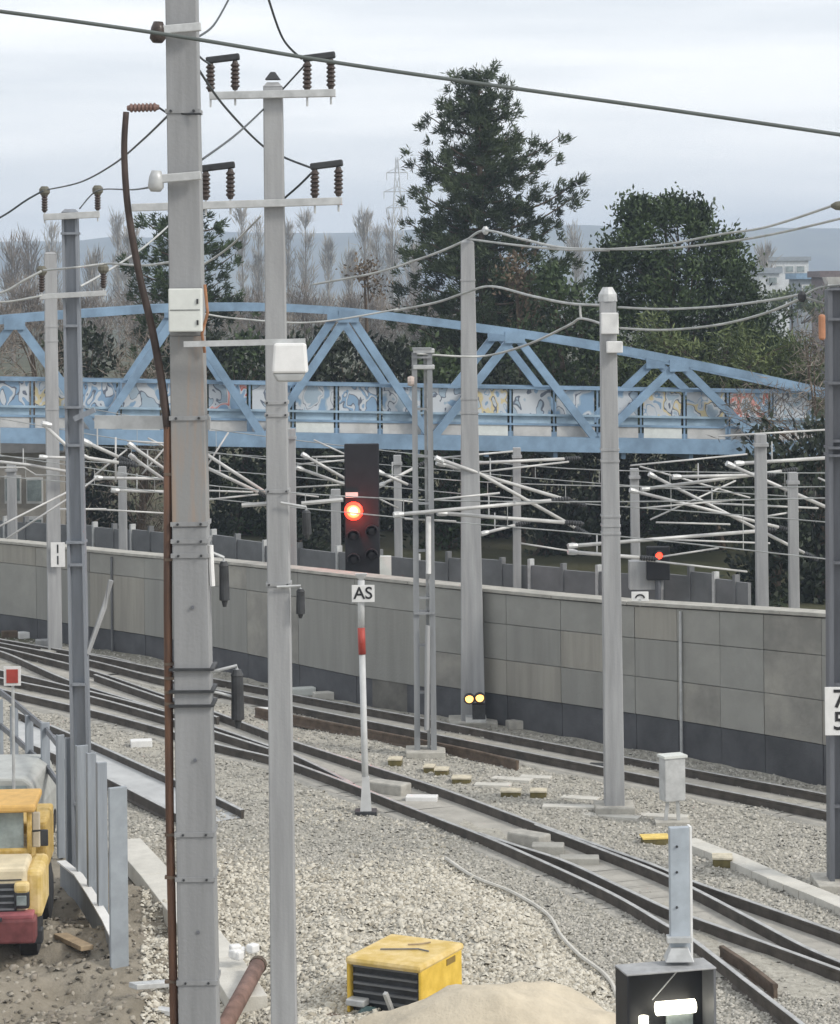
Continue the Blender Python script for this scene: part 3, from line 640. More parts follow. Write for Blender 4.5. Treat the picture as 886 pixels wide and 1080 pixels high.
blob_tree('bare_thicket', 'pale brown tangled bare bushes at the right end of the bridge', [(840, 360, 26, 34), (862, 385, 26, 45), (880, 350, 18, 30), (850, 430, 32, 40), (890, 430, 28, 50), (845, 500, 34, 42), (885, 520, 30, 45), (840, 560, 30, 40), (800, 450, 26, 30), (820, 430, 22, 34), (870, 470, 26, 40), (780, 440, 14, 22)], 88.5, 23, M_twigb, leaves=130, tl=0.6, tw=0.016, base_px=858, cat='bush', up=0.4)
for k, (px, lab) in enumerate(((815, 'dark low shrub beyond the wall behind the tallest far mast'), (862, 'dark low shrub beyond the wall left of the dark right mast'), (905, 'dark low shrub beyond the wall at the right edge'))):
    blob_tree('low_shrub', lab, [(px, 480, 30, 34), (px, 520, 34, 40), (px, 560, 36, 40), (px, 600, 36, 40), (px, 630, 36, 30)], 84 + k, 28 + k, M_hedge, leaves=330, tl=0.32, tw=0.08, cat='bush', group='low shrubs beyond the wall')
blob_tree('brown_bush', 'rust brown leaved bush against the foot of the tall pine', [(548, 300, 14, 26), (558, 330, 16, 22), (545, 285, 6, 14)], 104, 24, M_brownleaf, leaves=120, tl=0.24, tw=0.06, cat='bush')
blob_tree('brown_bush', 'small rust brown bush between bare poplars over the bridge chord', [(390, 300, 14, 16), (384, 285, 7, 10)], 125, 25, M_brownleaf, leaves=120, tl=0.24, tw=0.06, cat='bush')
blob_tree('evergreen_bush', 'low dark evergreen right of the pine foot', [(600, 320, 26, 30), (585, 300, 14, 20), (625, 335, 20, 24), (600, 370, 34, 34), (560, 370, 30, 34), (610, 410, 34, 30), (640, 390, 16, 30)], 103, 26, M_pine2, leaves=380, cat='bush')
# hedge mass under and behind the bridge: one shrub after the other
names = ['behind the leftmost truss bay', 'behind the left steel mast', 'left of the thick near mast', 'behind the thick near mast', 'right of the thick near mast', 'behind the slim tall near mast', 'left of the red signal board', 'behind the red signal board', 'right of the red signal board', 'behind the open profile mast', 'right of the tall middle mast', 'between the tall middle mast and box mast', 'behind the mast with white boxes', 'right of the mast with white boxes', 'behind the small far red light', 'behind the right lattice of tubes', 'left of the dark right mast', 'behind the dark right mast']
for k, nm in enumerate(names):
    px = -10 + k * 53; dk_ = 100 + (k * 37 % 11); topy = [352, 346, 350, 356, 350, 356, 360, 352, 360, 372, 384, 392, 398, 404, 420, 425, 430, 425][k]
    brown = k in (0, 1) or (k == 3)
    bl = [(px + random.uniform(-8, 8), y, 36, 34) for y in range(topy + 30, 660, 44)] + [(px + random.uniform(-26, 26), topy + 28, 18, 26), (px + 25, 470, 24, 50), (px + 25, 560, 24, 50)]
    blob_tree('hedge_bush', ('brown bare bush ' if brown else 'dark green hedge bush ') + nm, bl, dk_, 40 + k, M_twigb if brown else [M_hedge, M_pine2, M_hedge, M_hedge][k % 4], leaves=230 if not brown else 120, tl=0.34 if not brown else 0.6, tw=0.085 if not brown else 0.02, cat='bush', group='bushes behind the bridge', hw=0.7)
# bare poplars and woods far behind
def poplar(px, topy, d, wpx, seed, label, m, bark):
    d *= 1.9
    rng = np.random.default_rng(seed); tz = P(px, topy, d); b = Vector((tz.x + rng.uniform(-.3, .3), d, 0)); t_ = thing('poplar_tree', label, 'tree', b, 'bare trees on the skyline')
    MB().tube(spline([b, b.lerp(tz, 0.5), tz], 4), 0.3, 6, 0.04).build('trunk', bark, t_)
    V = []; q = MB(); w = wpx / PPM(d) / 2
    for k in range(40):
        z = rng.uniform(0.12, 0.95); s0 = b.lerp(tz, z); a = rng.uniform(0, 6.28); ln = w * rng.uniform(0.5, 1.0) * (1.15 - z) ** 0.5
        e = s0 + Vector((math.cos(a) * ln, math.sin(a) * ln, ln * rng.uniform(1.6, 3.2))); q.tube([s0, s0.lerp(e, 0.5) + Vector((math.cos(a) * ln * .15, 0, 0)), e], 0.06, 4, 0.012, cap=False)
        n_ = 20; tt = rng.uniform(0.2, 1.05, n_); c = np.array(s0)[None] * (1 - tt[:, None]) + np.array(e)[None] * tt[:, None] + rng.normal(0, 0.35, (n_, 3))
        dd = np.array((e - s0).normalized())[None] + rng.normal(0, 0.4, (n_, 3)) + np.array([0, 0, 0.6]); V.append(leaf_quads(c, rng.uniform(1.2, 3.2, n_), np.full(n_, 0.06), dd, rng))
    q.build('limbs', bark, t_); leaf_obj('crown', np.concatenate(V), m, t_)
ords = ['leftmost', 'second from left', 'third from left', 'fourth from left', 'fifth from left', 'sixth from left', 'seventh from left', 'eighth from left', 'ninth from left', 'tenth from left', 'eleventh from left', 'twelfth from left', 'thirteenth from left', 'fourteenth from left', 'fifteenth from left', 'sixteenth from left', 'seventeenth from left', 'rightmost']
for k, (px, ty, d, w) in enumerate([(12, 262, 190, 26), (30, 255, 200, 26), (54, 245, 230, 20), (100, 278, 200, 24), (124, 234, 240, 16), (138, 250, 220, 22), (255, 226, 235, 14), (272, 236, 240, 14), (304, 240, 250, 18), (322, 232, 250, 20), (346, 258, 260, 14), (368, 270, 230, 18), (384, 228, 235, 22), (397, 246, 250, 18), (414, 238, 250, 24), (436, 262, 230, 20), (606, 246, 240, 22), (806, 272, 200, 22)]):
    poplar(px, ty, d, w, 80 + k, 'bare grey poplar on the skyline, ' + ords[k], M_twig if k > 1 else M_twigb, M_greybark)
for k in range(9):
    px = -20 + k * 58; blob_tree('distant_thicket', 'brown winter thicket beyond the bridge, %s' % ['leftmost', 'second from left', 'third from left', 'fourth from left', 'fifth from left', 'sixth from left', 'seventh from left', 'eighth from left', 'rightmost'][k], [(px, 338, 34, 26), (px + 22, 350, 30, 28), (px - 10, 322 + (k % 3) * 6 - (22 if k < 2 else 0), 22, 20)], 210 + k * 6, 120 + k, M_twigb, leaves=110, tl=1.0, tw=0.03, cat='bush', group='brown thickets beyond the bridge', up=1.2)
blob_tree('distant_bush', 'dull green bush before the far pale buildings', [(835, 318, 30, 16), (870, 322, 26, 16)], 240, 140, M_ivy, leaves=140, tl=0.5, tw=0.12, cat='bush')

# lattice pylon far off
def pylon():
    d = 620; b = P(420, 300, d); b.z = 0; tp_ = P(420, 166, d); t_ = thing('lattice_pylon', 'faint lattice power pylon far behind the pine', 'pylon', b); q = MB(); h = tp_.z
    def corner(z, sx, sy): w = 2.6 * (1 - z / h) + 0.25; return Vector((b.x + sx * w, d + sy * w, z))
    lv = [h * k / 9 for k in range(10)]
    for sx, sy in ((-1, -1), (1, -1), (1, 1), (-1, 1)):
        MB().tube([corner(z, sx, sy) for z in lv], 0.13, 4).build('leg', M_galv, t_)
    for i in range(9):
        for (a, b_) in (((-1, -1), (1, -1)), ((1, 1), (-1, 1)), ((1, -1), (1, 1)), ((-1, 1), (-1, -1))):
            q.tube([corner(lv[i], *a), corner(lv[i + 1], *b_)], 0.08, 4); q.tube([corner(lv[i], *b_), corner(lv[i + 1], *a)], 0.08, 4)
    q.build('bracing', M_galv, t_)
    for py, hw in ((182, 11), (202, 14), (219, 11)):
        z = P(420, py, d).z; w = hw / PPM(d); a = MB()
        a.tube([(b.x - w, d, z), (b.x + w, d, z)], 0.11, 4); a.tube([(b.x - w, d, z), (b.x, d, z + 1.3), (b.x + w, d, z)], 0.08, 4); a.build('cross_arm', M_galv, t_)
        for s_ in (-1, 1): MB().tube([(b.x + s_ * w, d, z), (b.x + s_ * w, d, z - 1.8)], 0.1, 4).build('insulator', M_galv, t_)
pylon()
# far buildings at the right edge
def building(label, px0, px1, py0, py1, d, m, roof, windows, depth=14):
    a, b = P(px0, py0, d), P(px1, py1, d); c = Vector(((a.x + b.x) / 2, d, 0)); t_ = thing('far_building', label, 'building', c); w = b.x - a.x
    MB().box((c.x, d + depth / 2, a.z / 2), w, depth, a.z).build('wall', m, t_)
    MB().box((c.x, d + depth / 2, a.z + 0.3), w + 0.8, depth + 0.8, 0.7).build('roof', roof, t_)
    for (u0, u1, v0, v1) in windows:
        p0, p1 = P(px0 + (px1 - px0) * u0, py0 + (py1 - py0) * v0, d), P(px0 + (px1 - px0) * u1, py0 + (py1 - py0) * v1, d)
        f = MB().box(((p0.x + p1.x) / 2, d - 0.05, (p0.z + p1.z) / 2), p1.x - p0.x, 0.14, p0.z - p1.z).build('window', M_white, t_)
        MB().box(((p0.x + p1.x) / 2, d - 0.14, (p0.z + p1.z) / 2), (p1.x - p0.x) * 0.85, 0.06, (p0.z - p1.z) * 0.8).build('pane', M_glassl, f)
M_fw = mat('far_wall_white', (0.6, 0.62, 0.63), 0.8); M_fg = mat('far_wall_grey', (0.28, 0.31, 0.34), 0.8); M_fb = mat('far_roof_blue', (0.22, 0.33, 0.45), 0.6); M_fr = mat('far_roof_dark', (0.16, 0.13, 0.13), 0.8)
building('pale long hall with white band roof far at the right', 814, 853, 275, 300, 420, M_fw, M_fg, [(0.1, 0.3, .2, .5), (0.35, 0.6, .2, .5), (0.65, 0.9, .2, .5)])
building('small white house with blue window far behind the evergreen', 801, 822, 288, 316, 300, M_fw, M_fg, [(0.42, 0.9, .14, .4)], 8)
building('grey shed with pale blue roof far at the right', 843, 869, 294, 315, 290, M_fg, M_fb, [(0.1, 0.9, .3, .7)], 8)
building('dark roofed house far at the right frame edge', 868, 900, 292, 318, 270, M_fr, M_fr, [(0.15, 0.5, .3, .7)], 8)
building('low beige trackside building under the left end of the bridge', -30, 58, 476, 590, 96, mat('beige_wall', (0.36, 0.335, 0.30), 0.85), M_deck, [(0.40, 0.60, .22, .48), (0.66, 0.86, .24, .48), (0.66, 0.86, .6, .9)], 3)

# ------------------------------------------------------------------ masts
def shaft_pt(b, t, z): return b.lerp(t, (z - b.z) / (t.z - b.z))
def mast(name, label, base, top_px, d, w0, w1, m, profile='box', bands=(), cap=True, foot=True, rz=0.0, group='line masts along the tracks', base_z=0.0, split=None):
    b = G(*base) if d is None else P(base[0], base[1], d); dd = b.y
    if d is not None: b = Vector((b.x, dd, base_z))
    tpt = P(top_px[0], top_px[1], dd); tpt.y = dd
    t_ = thing(name, label, 'mast', b, group)
    if profile == 'box':
        if split:                                # rusty middle length
            za, zb = P(0, split[1], dd).z, P(0, split[0], dd).z; pa, pb = shaft_pt(b, tpt, za), shaft_pt(b, tpt, zb); k = lambda z: w0 + (w1 - w0) * (z - b.z) / (tpt.z - b.z)
            MB().taper(b, pa, w0, w0, k(za), k(za), rz).build('shaft', m, t_, bevel=0.012)
            MB().taper(pa, pb, k(za), k(za), k(zb), k(zb), rz).build('shaft', M_rustmast, t_, bevel=0.012)
            MB().taper(pb, tpt, k(zb), k(zb), w1, w1, rz).build('shaft', m, t_, bevel=0.012)
        else: MB().taper(b, tpt, w0, w0, w1, w1, rz).build('shaft', m, t_, bevel=0.015)
    else:
        ca, sa = math.cos(rz), math.sin(rz); a, c = Vector((ca, sa, 0)), Vector((-sa, ca, 0))
        for s_ in (-1, 1): MB().taper(b + a * s_ * w0 * 0.42, tpt + a * s_ * w1 * 0.42, w0 * (0.16 if profile == 'H' else 0.3), w0 * 0.8, w1 * (0.16 if profile == 'H' else 0.3), w1 * 0.8, rz).build('flange', m, t_)
        if profile == 'H': MB().taper(b, tpt, w0 * 0.68, 0.03, w1 * 0.68, 0.03, rz).build('web', m, t_)
        else: MB().taper(b + a * w0 * 0.17 + c * 0.1, tpt + a * w1 * 0.17 + c * 0.1, 0.07, 0.07, 0.07, 0.07, rz).build('inner_bar', M_galv, t_)
        for z in np.arange(1.5, tpt.z - 0.4, 2.2 if profile == 'H' else 1.1):
            MB().box(shaft_pt(b, tpt, z) - c * 0.1, w0 * 0.66, w0 * 0.3, 0.05, rz).build('batten', m, t_)
    if cap: MB().taper(tpt, tpt + Vector((0, 0, 0.06)), w1 * 1.03, w1 * 1.03, w1 * 0.6, w1 * 0.6, rz).build('cap', m, t_)
    if foot:
        MB().box(b + Vector((0, 0, 0.06)), w0 * 2.0, w0 * 2.0, 0.2, rz).build('foot', M_sleeper, t_, bevel=0.02)
    for py in bands:
        z = P(0, py, dd).z; p = shaft_pt(b, tpt, z); k = w0 + (w1 - w0) * (z - b.z) / (tpt.z - b.z)
        MB().box(p, k + 0.03, k + 0.03, 0.045, rz).build('clamp_band', m, t_)
    return t_, b, tpt
def z_at(py, d): return P(0, py, d).z
def insulator(parent, p0, p1, r=0.055, n_=5, m=None):
    prof = [(0, r * 0.5)]
    for k in range(n_): prof += [(0.08 + 0.84 * k / n_, r * 0.66), (0.08 + 0.84 * (k + 0.35) / n_, r), (0.08 + 0.84 * (k + 0.6) / n_, r * 0.95), (0.08 + 0.84 * (k + 0.95) / n_, r * 0.66)]
    prof += [(1, r * 0.5)]
    return MB().lathe(p0, p1, prof, 10).build('insulator', m or M_insul, parent, smooth=False)

DN = 26.0
mA, bA, tA = mast('square_mast', 'thickest square grey mast, rust streaked, cut by the top of the frame', (216, 1398), (191, -60), DN, 0.43, 0.32, M_mast_near, bands=(120, 442, 553, 571, 586, 878, 925, 1033), cap=True, split=(356, 556))
DB = 32.5
mB, bB, tB = mast('square_mast', 'slim tall square mast with two insulator crossarms', (301, 1180), (288, 92), DB, 0.345, 0.25, M_mast, bands=(427, 440, 520, 618))
mC, bC, tC = mast('steel_mast', 'blue grey steel mast with two upright insulators at left', (88, 932), (74, 224), None, 0.36, 0.29, M_steel, 'H', bands=(247, 430, 572))
mD, bD, tD = mast('square_mast', 'pale far left mast carrying the number plate beside the wall', (58, 690), (53, 268), None, 0.42, 0.36, M_mast, bands=(310, 345, 360, 432), rz=0.2)
mE, bE, tE = mast('steel_mast', 'open profile steel mast right of the red signal', (449, 797), (445, 372), None, 0.46, 0.42, mat('open_mast_grey', (0.24, 0.25, 0.26), 0.55, 0.1, 0.12, 1.2, streak=True), 'pair', bands=(372, 381, 545, 650))
mF, bF, tF = mast('square_mast', 'tall tapering grey mast in front of the pine', (499, 765), (493, 256), None, 0.60, 0.33, M_mast, bands=(300, 425, 440))
mG_, bG, tG = mast('square_mast', 'square grey mast with two white boxes near its top', (648, 856), (641, 318), None, 0.41, 0.33, M_mast, bands=(480, 492, 550, 560, 568))
mH, bH, tH = mast('steel_mast', 'dark steel mast at the right frame edge with number plate', (889, 936), (886, 306), None, 0.52, 0.50, M_dsteel, 'H', bands=(345, 412, 480, 488))
# masts beyond the wall
far = [(545, 640, 545, 472, 9, 70, 'far mast standing beyond the wall right of the tall middle mast'), (671, 620, 669, 494, 10, 72, 'far mast beyond the wall beside the small red light'), (804, 650, 802, 458, 13, 60, 'tallest far mast beyond the wall at right'), (838, 650, 836, 498, 11, 62, 'stout far mast beyond the wall nearest the right edge'), (355, 620, 354, 516, 11, 76, 'far mast beyond the wall just left of the red signal'), (421, 615, 419, 480, 9, 76, 'far mast beyond the wall just right of the red signal'), (130, 600, 129, 492, 9, 80, 'far mast beyond the wall left of the thick near mast'), (309, 620, 308, 452, 8, 70, 'far mast peeping out right of the slim tall mast'), (14, 590, 12, 488, 10, 84, 'far mast beyond the wall at the left frame edge')]
for (bx, by, tx, ty, w, d, lab) in far:
    t_, b_, tt_ = mast('far_mast', lab, (bx, by), (tx, ty), d, w / PPM(d), w / PPM(d) * 0.9, M_mast, foot=False, cap=False, group='masts beyond the wall')
    MB().box(tt_ + Vector((0, -0.05, -0.25)), w / PPM(d) * 1.15, w / PPM(d) * 1.15, 0.08).build('clamp_band', M_mast, t_)

for own, b_, t2, dd, pys in ((mA, bA, tA, DN, (120, 442, 553, 571, 586, 878, 925, 1033)), (mB, bB, tB, DB, (427, 440, 520, 618))):
    for py in pys:
        for sx in (-1, 1):
            p = shaft_pt(b_, t2, P(0, py, dd).z) + Vector((sx * 0.12, -0.20 if dd < 30 else -0.17, 0)); MB().lathe(p + Vector((0, 0.03, 0)), p + Vector((0, -0.03, 0)), [(0, 0.016), (1, 0.013)], 6).build('bolt', M_dark, own)
for py in (640, 800, 980): p = shaft_pt(bA, tA, P(0, py, DN).z) + Vector((0.02, -0.195, 0)); MB().lathe(p + Vector((0, 0.02, 0)), p + Vector((0, -0.015, 0)), [(0, 0.02), (1, 0.02)], 8).build('plug', M_dsteel, mA)
# fittings of the thick near mast
def zb(o): return o
def on_mast(b, t, py, d): z = P(0, py, d).z; return shaft_pt(b, t, z)
for py, tip in ((30, 166), (187, 164)):
    p = P(190, py, DN - 0.28); e = P(tip, py + 2, DN - 0.28); r_ = P(212, py - 2, DN - 0.28)
    MB().bar(e, r_, 0.07, 0.09).build('bracket_arm', M_galv, mA, bevel=0.01)
    MB().lathe(e + Vector((0.01, 0, 0.09)), e + Vector((0.0, 0, -0.13)), [(0, 0.05), (0.3, 0.075), (0.8, 0.085), (1, 0.05)], 12).build('end_fitting', M_insul if py < 100 else M_galv, mA, smooth=True)
c = P(196, 327, DN - 0.30)
cb_ = MB().box(c, 0.345, 0.18, 0.45).build('control_cabinet', M_offwhite, mA, bevel=0.012)
MB().box(c + Vector((0, -0.093, 0.002)), 0.31, 0.008, 0.006).build('cabinet_seam', M_dark, cb_)
for dz_k in (0.09, -0.13): MB().box(c + Vector((0.13, -0.096, dz_k)), 0.02, 0.015, 0.05).build('lock', M_dark, cb_)
MB().bar(P(194, 363, DN - 0.36), P(322, 360, DN - 0.42), 0.05, 0.06).build('horizontal_bar', M_galv, mA)
wbx = P(306, 377, DN - 0.42)
MB().taper(wbx - Vector((0, 0, 0.16)), wbx + Vector((0, 0, 0.15)), 0.37, 0.26, 0.33, 0.22).build('white_housing', M_white, mA, bevel=0.025)
MB().taper(wbx - Vector((0.01, 0, 0.25)), wbx - Vector((0.01, 0, 0.16)), 0.24, 0.2, 0.34, 0.22).build('housing_base', M_galv, mA, bevel=0.02)
MB().tube([P(216, 300, DN - .2), P(219, 330, DN - .22), P(213, 352, DN - .25), P(216, 372, DN - .22)], 0.016, 6).build('cable', mat('rusty_lead', (0.30, 0.15, 0.08), 0.8, 0, 0.3, 6), mA)
MB().bar(P(100, 445, DN + 0.22), P(222, 446, DN + 0.22), 0.06, 0.14).build('horizontal_bar', M_galv, mA)
# rusty cable climbing beside the thick near mast, with a termination insulator on top
cab = thing('climbing_cable', 'rusty brown cable climbing beside the thickest near mast', 'cable', P(180, 1398, DN - 0.1) * 1.0)
k1 = [(133, 118), (131, 160), (135, 220), (147, 290), (160, 345), (170, 400), (177, 452)]
MB().tube(spline([P(x, y, DN - 0.12) for x, y in k1], 6), 0.032, 8, 0.045).build('cable', mat('cable_dark', (0.05, 0.035, 0.03), 0.6, 0, 0.3, 3), cab, smooth=True)
MB().tube([P(177, 450, DN - 0.12), P(177, 640, DN - 0.12), P(179, 860, DN - 0.12), P(184, 1090, DN - 0.12), P(188, 1395, DN - 0.12)], 0.045, 10).build('protective_pipe', M_brown, cab, smooth=True)
insulator(cab, P(134, 114, DN - 0.12), P(168, 113, DN - 0.12), 0.05, 7, mat('clay_insulator', (0.16, 0.10, 0.085), 0.5))
MB().tube([P(167, 113, DN - 0.12), P(177, 120, DN - 0.1), P(212, 120, DN - 0.24)], 0.012, 6).build('hook', M_dark, cab)
for py in (500, 590, 700, 715, 730, 742, 880, 925, 1035): MB().box(P(181, py, DN - 0.13), 0.14, 0.07, 0.03).build('pipe_clamp', M_railrust, cab)
MB().tube([P(186, 640, DN - 0.14), P(190, 1060, DN - 0.14)], 0.02, 6).build('earth_strip', mat('pinkish_strip', (0.42, 0.33, 0.28), 0.7), cab)

def dark_insulator(owner, p_top, p_bot, armfrom, d, r=0.055):
    a, b = P(*p_top, d), P(*p_bot, d)
    MB().lathe(a, b, [(0, r * .6), (0.1, r), (0.12, r * .9), (0.85, r), (0.87, r * 0.6), (1, r * 0.35)], 12).build('hanging_insulator', M_dark, owner, smooth=False)
    MB().tube([P(*armfrom, d), a + Vector((0, 0, 0.04)), a], 0.018, 6).build('insulator_arm', M_galv, owner)
dark_insulator(mA, (236, 592), (237, 640), (212, 578), DN); dark_insulator(mA, (250, 706), (251, 768), (214, 711), DN, 0.07)
MB().tube([P(214, 728, DN), P(232, 731, DN), P(247, 735, DN)], 0.016, 6).build('insulator_arm', M_galv, mA)
MB().tube([P(222, 575, DN - .1), P(223, 600, DN - .1), P(224, 618, DN - .1)], 0.03, 8).build('weight_rod', M_white, mA)
for py in (703, 726, 741): MB().box(P(204, py, DN), 0.47, 0.47, 0.025).build('clamp_band', M_dark, mA)
dark_insulator(mB, (317, 621), (317, 652), (292, 619), DB - 0.2, 0.06); dark_insulator(mB, (323, 538), (324, 568), (296, 530), DB - 0.2, 0.06)
MB().tube([P(255, 533, DB), P(300, 530, DB)], 0.03, 6).build('strut', M_tube, mB); MB().tube([P(318, 531, DB), P(362, 527, DB)], 0.03, 6).build('strut', M_tube, mB)
# crossarms with insulators
def crossarm(owner, d, pl, pr, ins, foot_dy=-3, w=0.09, pair=True, h=0.1):
    MB().bar(P(*pl, d), P(*pr, d), w, h).build('cross_arm', M_galv, owner, bevel=0.008)
    for grp in ins:
        heads = []
        for (x, y0, y1) in grp:
            a, b = P(x, y1, d), P(x, y0, d); insulator(owner, a, b, 0.062, 6); heads.append(b)
            MB().tube([a - Vector((0, 0, 0.2)), a], 0.014, 6).build('bolt', M_galv, owner)
        if len(heads) > 1:
            e = (heads[1] - heads[0]).normalized() * 0.06
            MB().bar(heads[0] - e + Vector((0, 0, 0.03)), heads[1] + e + Vector((0, 0, 0.05)), 0.09, 0.09).build('head_clamp', M_dark, owner, bevel=0.02)
        else: MB().lathe(heads[0] - Vector((0, 0, 0.04)), heads[0] + Vector((0, 0, 0.13)), [(0, 0.06), (0.3, 0.1), (0.7, 0.1), (1, 0.06)], 10).build('head_clamp', mat('head_olive', (0.12, 0.115, 0.09), 0.6), owner)
crossarm(mB, DB - 0.2, (221, 101), (354, 98), [[(222, 66, 97), (248, 64, 95)], [(324, 64, 96), (349, 62, 94)]])
crossarm(mB, DB - 0.2, (139, 219), (361, 212), [[(217, 180, 211), (243, 178, 210)], [(332, 178, 209), (357, 176, 207)]])
MB().taper(tB + Vector((0, 0, .1)), tB + Vector((0, 0, 0.2)), .2, .2, .06, .06).build('cap', M_dark, mB)
dC = bC.y - 0.2
crossarm(mC, dC, (46, 229), (105, 226), [[(47, 204, 224)], [(103, 203, 222)]], h=0.12)
crossarm(mC, dC, (42, 313), (112, 309), [[(44, 288, 308)], [(109, 286, 304)]])
MB().bar(P(78, 442, dC), P(100, 432, dC), 0.1, 0.1).build('bracket', M_steel, mC)
MB().tube([P(92, 690, bC.y - 0.05), P(110, 640, bC.y + 0.2), P(117, 612, bC.y + 0.2)], 0.05, 6).build('stay', M_mast, mC)
# white boxes on the mast in mid right
p = on_mast(bG, tG, 340, bG.y)
MB().box(P(643, 341, bG.y - 0.25), 0.36, 0.2, 0.44).build('white_box', M_white, mG_, bevel=0.02); MB().box(P(648, 366, bG.y - 0.3), 0.33, 0.25, 0.24).build('white_box', M_white, mG_, bevel=0.02)
MB().lathe(tG, tG + Vector((0, 0, 0.3)), [(0, 0.2), (0.5, 0.19), (1, 0.1)], 12).build('top_insulator', M_galv, mG_)
MB().box(P(867, 345, bH.y - 0.2), 0.12, 0.12, 0.46).build('orange_fitting', M_orange, mH, bevel=0.04)
MB().taper(P(884, 300, bH.y), P(884, 292, bH.y), .42, .42, .5, .5).build('cap_plate', M_galv, mH)
for py in (355, 372): MB().box(P(447, py + 15, bE.y), 0.5, 0.4, 0.1).build('cap_ring', M_galv, mE, bevel=0.02)
MB().lathe(P(430, 402, bE.y - .2), P(437, 402, bE.y - .2), [(0, 0.1), (0.5, 0.13), (1, 0.1)], 10).build('round_fitting', mat('pale_pink', (0.5, 0.42, 0.38)), mE)
MB().tube([P(452, 545, bE.y - .25), P(452, 605, bE.y - .25)], 0.06, 8).build('weight_rod', M_white, mE); MB().tube([P(451, 660, bE.y - .25), P(450, 770, bE.y - .25)], 0.06, 8).build('weight_rod', M_mast, mE)

# number plates
def plate(label, px, py, wpx, hpx, d, texts, size, owner_name='number_plate'):
    c = P(px, py, d); t_ = thing(owner_name, label, 'sign', c); w, h = wpx / PPM(d), hpx / PPM(d)
    MB().box(c, w, 0.02, h).build('plate', M_white, t_, bevel=0.006)
    for s_, dx, dz in texts: text_part(s_, size, c + Vector((dx * w, -0.016, dz * h)), M_black, t_)
    return t_
plate('white plate with two stacked ones on the far left mast', 61, 585, 15, 26, bD.y - 0.35, [('1', 0, 0.22), ('1', 0, -0.24)], 0.36)
plate('white number plate on the dark mast at the right edge', 884, 750, 28, 51, bH.y - 0.4, [('72', 0.28, 0.24), ('54', 0.28, -0.22)], 0.46)
s3 = plate('small white sign with black arc on top of the wall', 675, 629, 18, 10, wall_at(wall_s_at_px(675))[0].y + 0.1, [], 0.2, 'arc_sign')
cc = ORG[s3]; q = MB(); q.tube([cc + Vector((math.cos(a) * 0.1, -0.02, math.sin(a) * 0.08 - 0.04)) for a in np.linspace(0, math.pi, 9)], 0.02, 5); q.build('arc', M_black, s3)
MB().box(cc + Vector((0, 0, -0.15)), 0.05, 0.05, 0.2).build('stem', M_galv, s3)

# AS pole
M_pole = mat('pole_white', (0.50, 0.51, 0.51), 0.6, 0, 0.12, 2)
d = G(386, 857).y; b = G(386, 857); sp = thing('sign_pole', 'white pole with red band and AS board on the gravel', 'sign', b)
MB().tube([b + Vector((0, 0, 0.05)), P(382, 690, d)], 0.07, 10, 0.065).build('pole', M_pole, sp, smooth=True)
MB().tube([P(382, 690, d), P(381, 662, d)], 0.078, 10).build('red_band', M_red, sp, smooth=True)
MB().tube([P(381, 662, d), P(381, 612, d)], 0.07, 10).build('pole', M_pole, sp, smooth=True)
MB().taper(P(381, 612, d), P(381, 605, d), 0.08, 0.08, 0.26, 0.16).build('head', M_galv, sp)
MB().taper(b + Vector((0, 0, 0.0)), b + Vector((0, 0, 0.75)), 0.24, 0.24, 0.14, 0.14).build('foot', M_pole, sp); MB().box(b + Vector((0, 0, -0.02)), 0.45, 0.4, 0.14).build('base', M_dark, sp)
c = P(383, 626, d - 0.1); MB().box(c, 24 / PPM(d), 0.02, 18 / PPM(d)).build('board', M_white, sp, bevel=0.006); text_part('AS', 0.35, c + Vector((0, -0.016, 0)), M_black, sp)

# ------------------------------------------------------------------ signals
def lamp(parent, p, r, m, hood=True):
    l = MB().lathe(p, p + Vector((0, -0.05, 0)), [(0, r), (0.6, r * 0.95), (1, r * 0.6)], 14).build('lamp', m, parent, smooth=True)
    if hood:
        q = MB(); n2 = 10; vs = []
        for yy in (0.02, -0.28):
            for rr in (r * 1.25, r * 1.4):
                vs += [p + Vector((math.cos(a) * rr, yy, math.sin(a) * rr)) for a in np.linspace(-0.3, math.pi + 0.3, n2)]
        f = []
        for i in range(n2 - 1): f += [(i, i + 1, 2 * n2 + i + 1, 2 * n2 + i), (n2 + i + 1, n2 + i, 3 * n2 + i, 3 * n2 + i + 1), (2 * n2 + i, 2 * n2 + i + 1, 3 * n2 + i + 1, 3 * n2 + i)]
        q.add(vs, f).build('hood', M_board, l)
d = 67.5; b = Vector((P(381, 600, d).x, d, 0))
sg = thing('main_signal', 'tall black main signal board showing one red light', 'signal', b)
a0, a1 = P(363, 468, d), P(401, 606, d); w = a1.x - a0.x
MB().box(((a0.x + a1.x) / 2, d, (a0.z + a1.z) / 2), w, 0.12, a0.z - a1.z).build('signal_board', M_board, sg, bevel=0.03)
MB().box(((a0.x + a1.x) / 2 + 0.05, d + 0.2, a1.z / 2 + 1.2), 0.3, 0.2, a1.z + 2.4).build('post', M_dsteel, sg)
lamp(sg, P(373, 539, d - 0.08), 0.26, M_redlamp, hood=False)
MB().lathe(P(373, 539, d - 0.125), P(373, 539, d - 0.15), [(0, 0.19), (1, 0.15)], 16).build('lamp_ring', mat('red_lamp_ring', (0.8, 0.2, 0.1), emit=(1.0, 0.16, 0.05), estr=2.5), sg)
MB().lathe(P(373, 539, d - 0.15), P(373, 539, d - 0.17), [(0, 0.12), (1, 0.08)], 14).build('lamp_core', M_redcore, sg)
pl = bpy.data.lights.new('signal_lamp_light', 'POINT'); pl.energy = 32; pl.color = (1, 0.06, 0.03); pl.shadow_soft_size = 0.1; plo = bpy.data.objects.new('signal_lamp_light', pl); COL.objects.link(plo); plo.location = P(374, 545, d - 0.5)
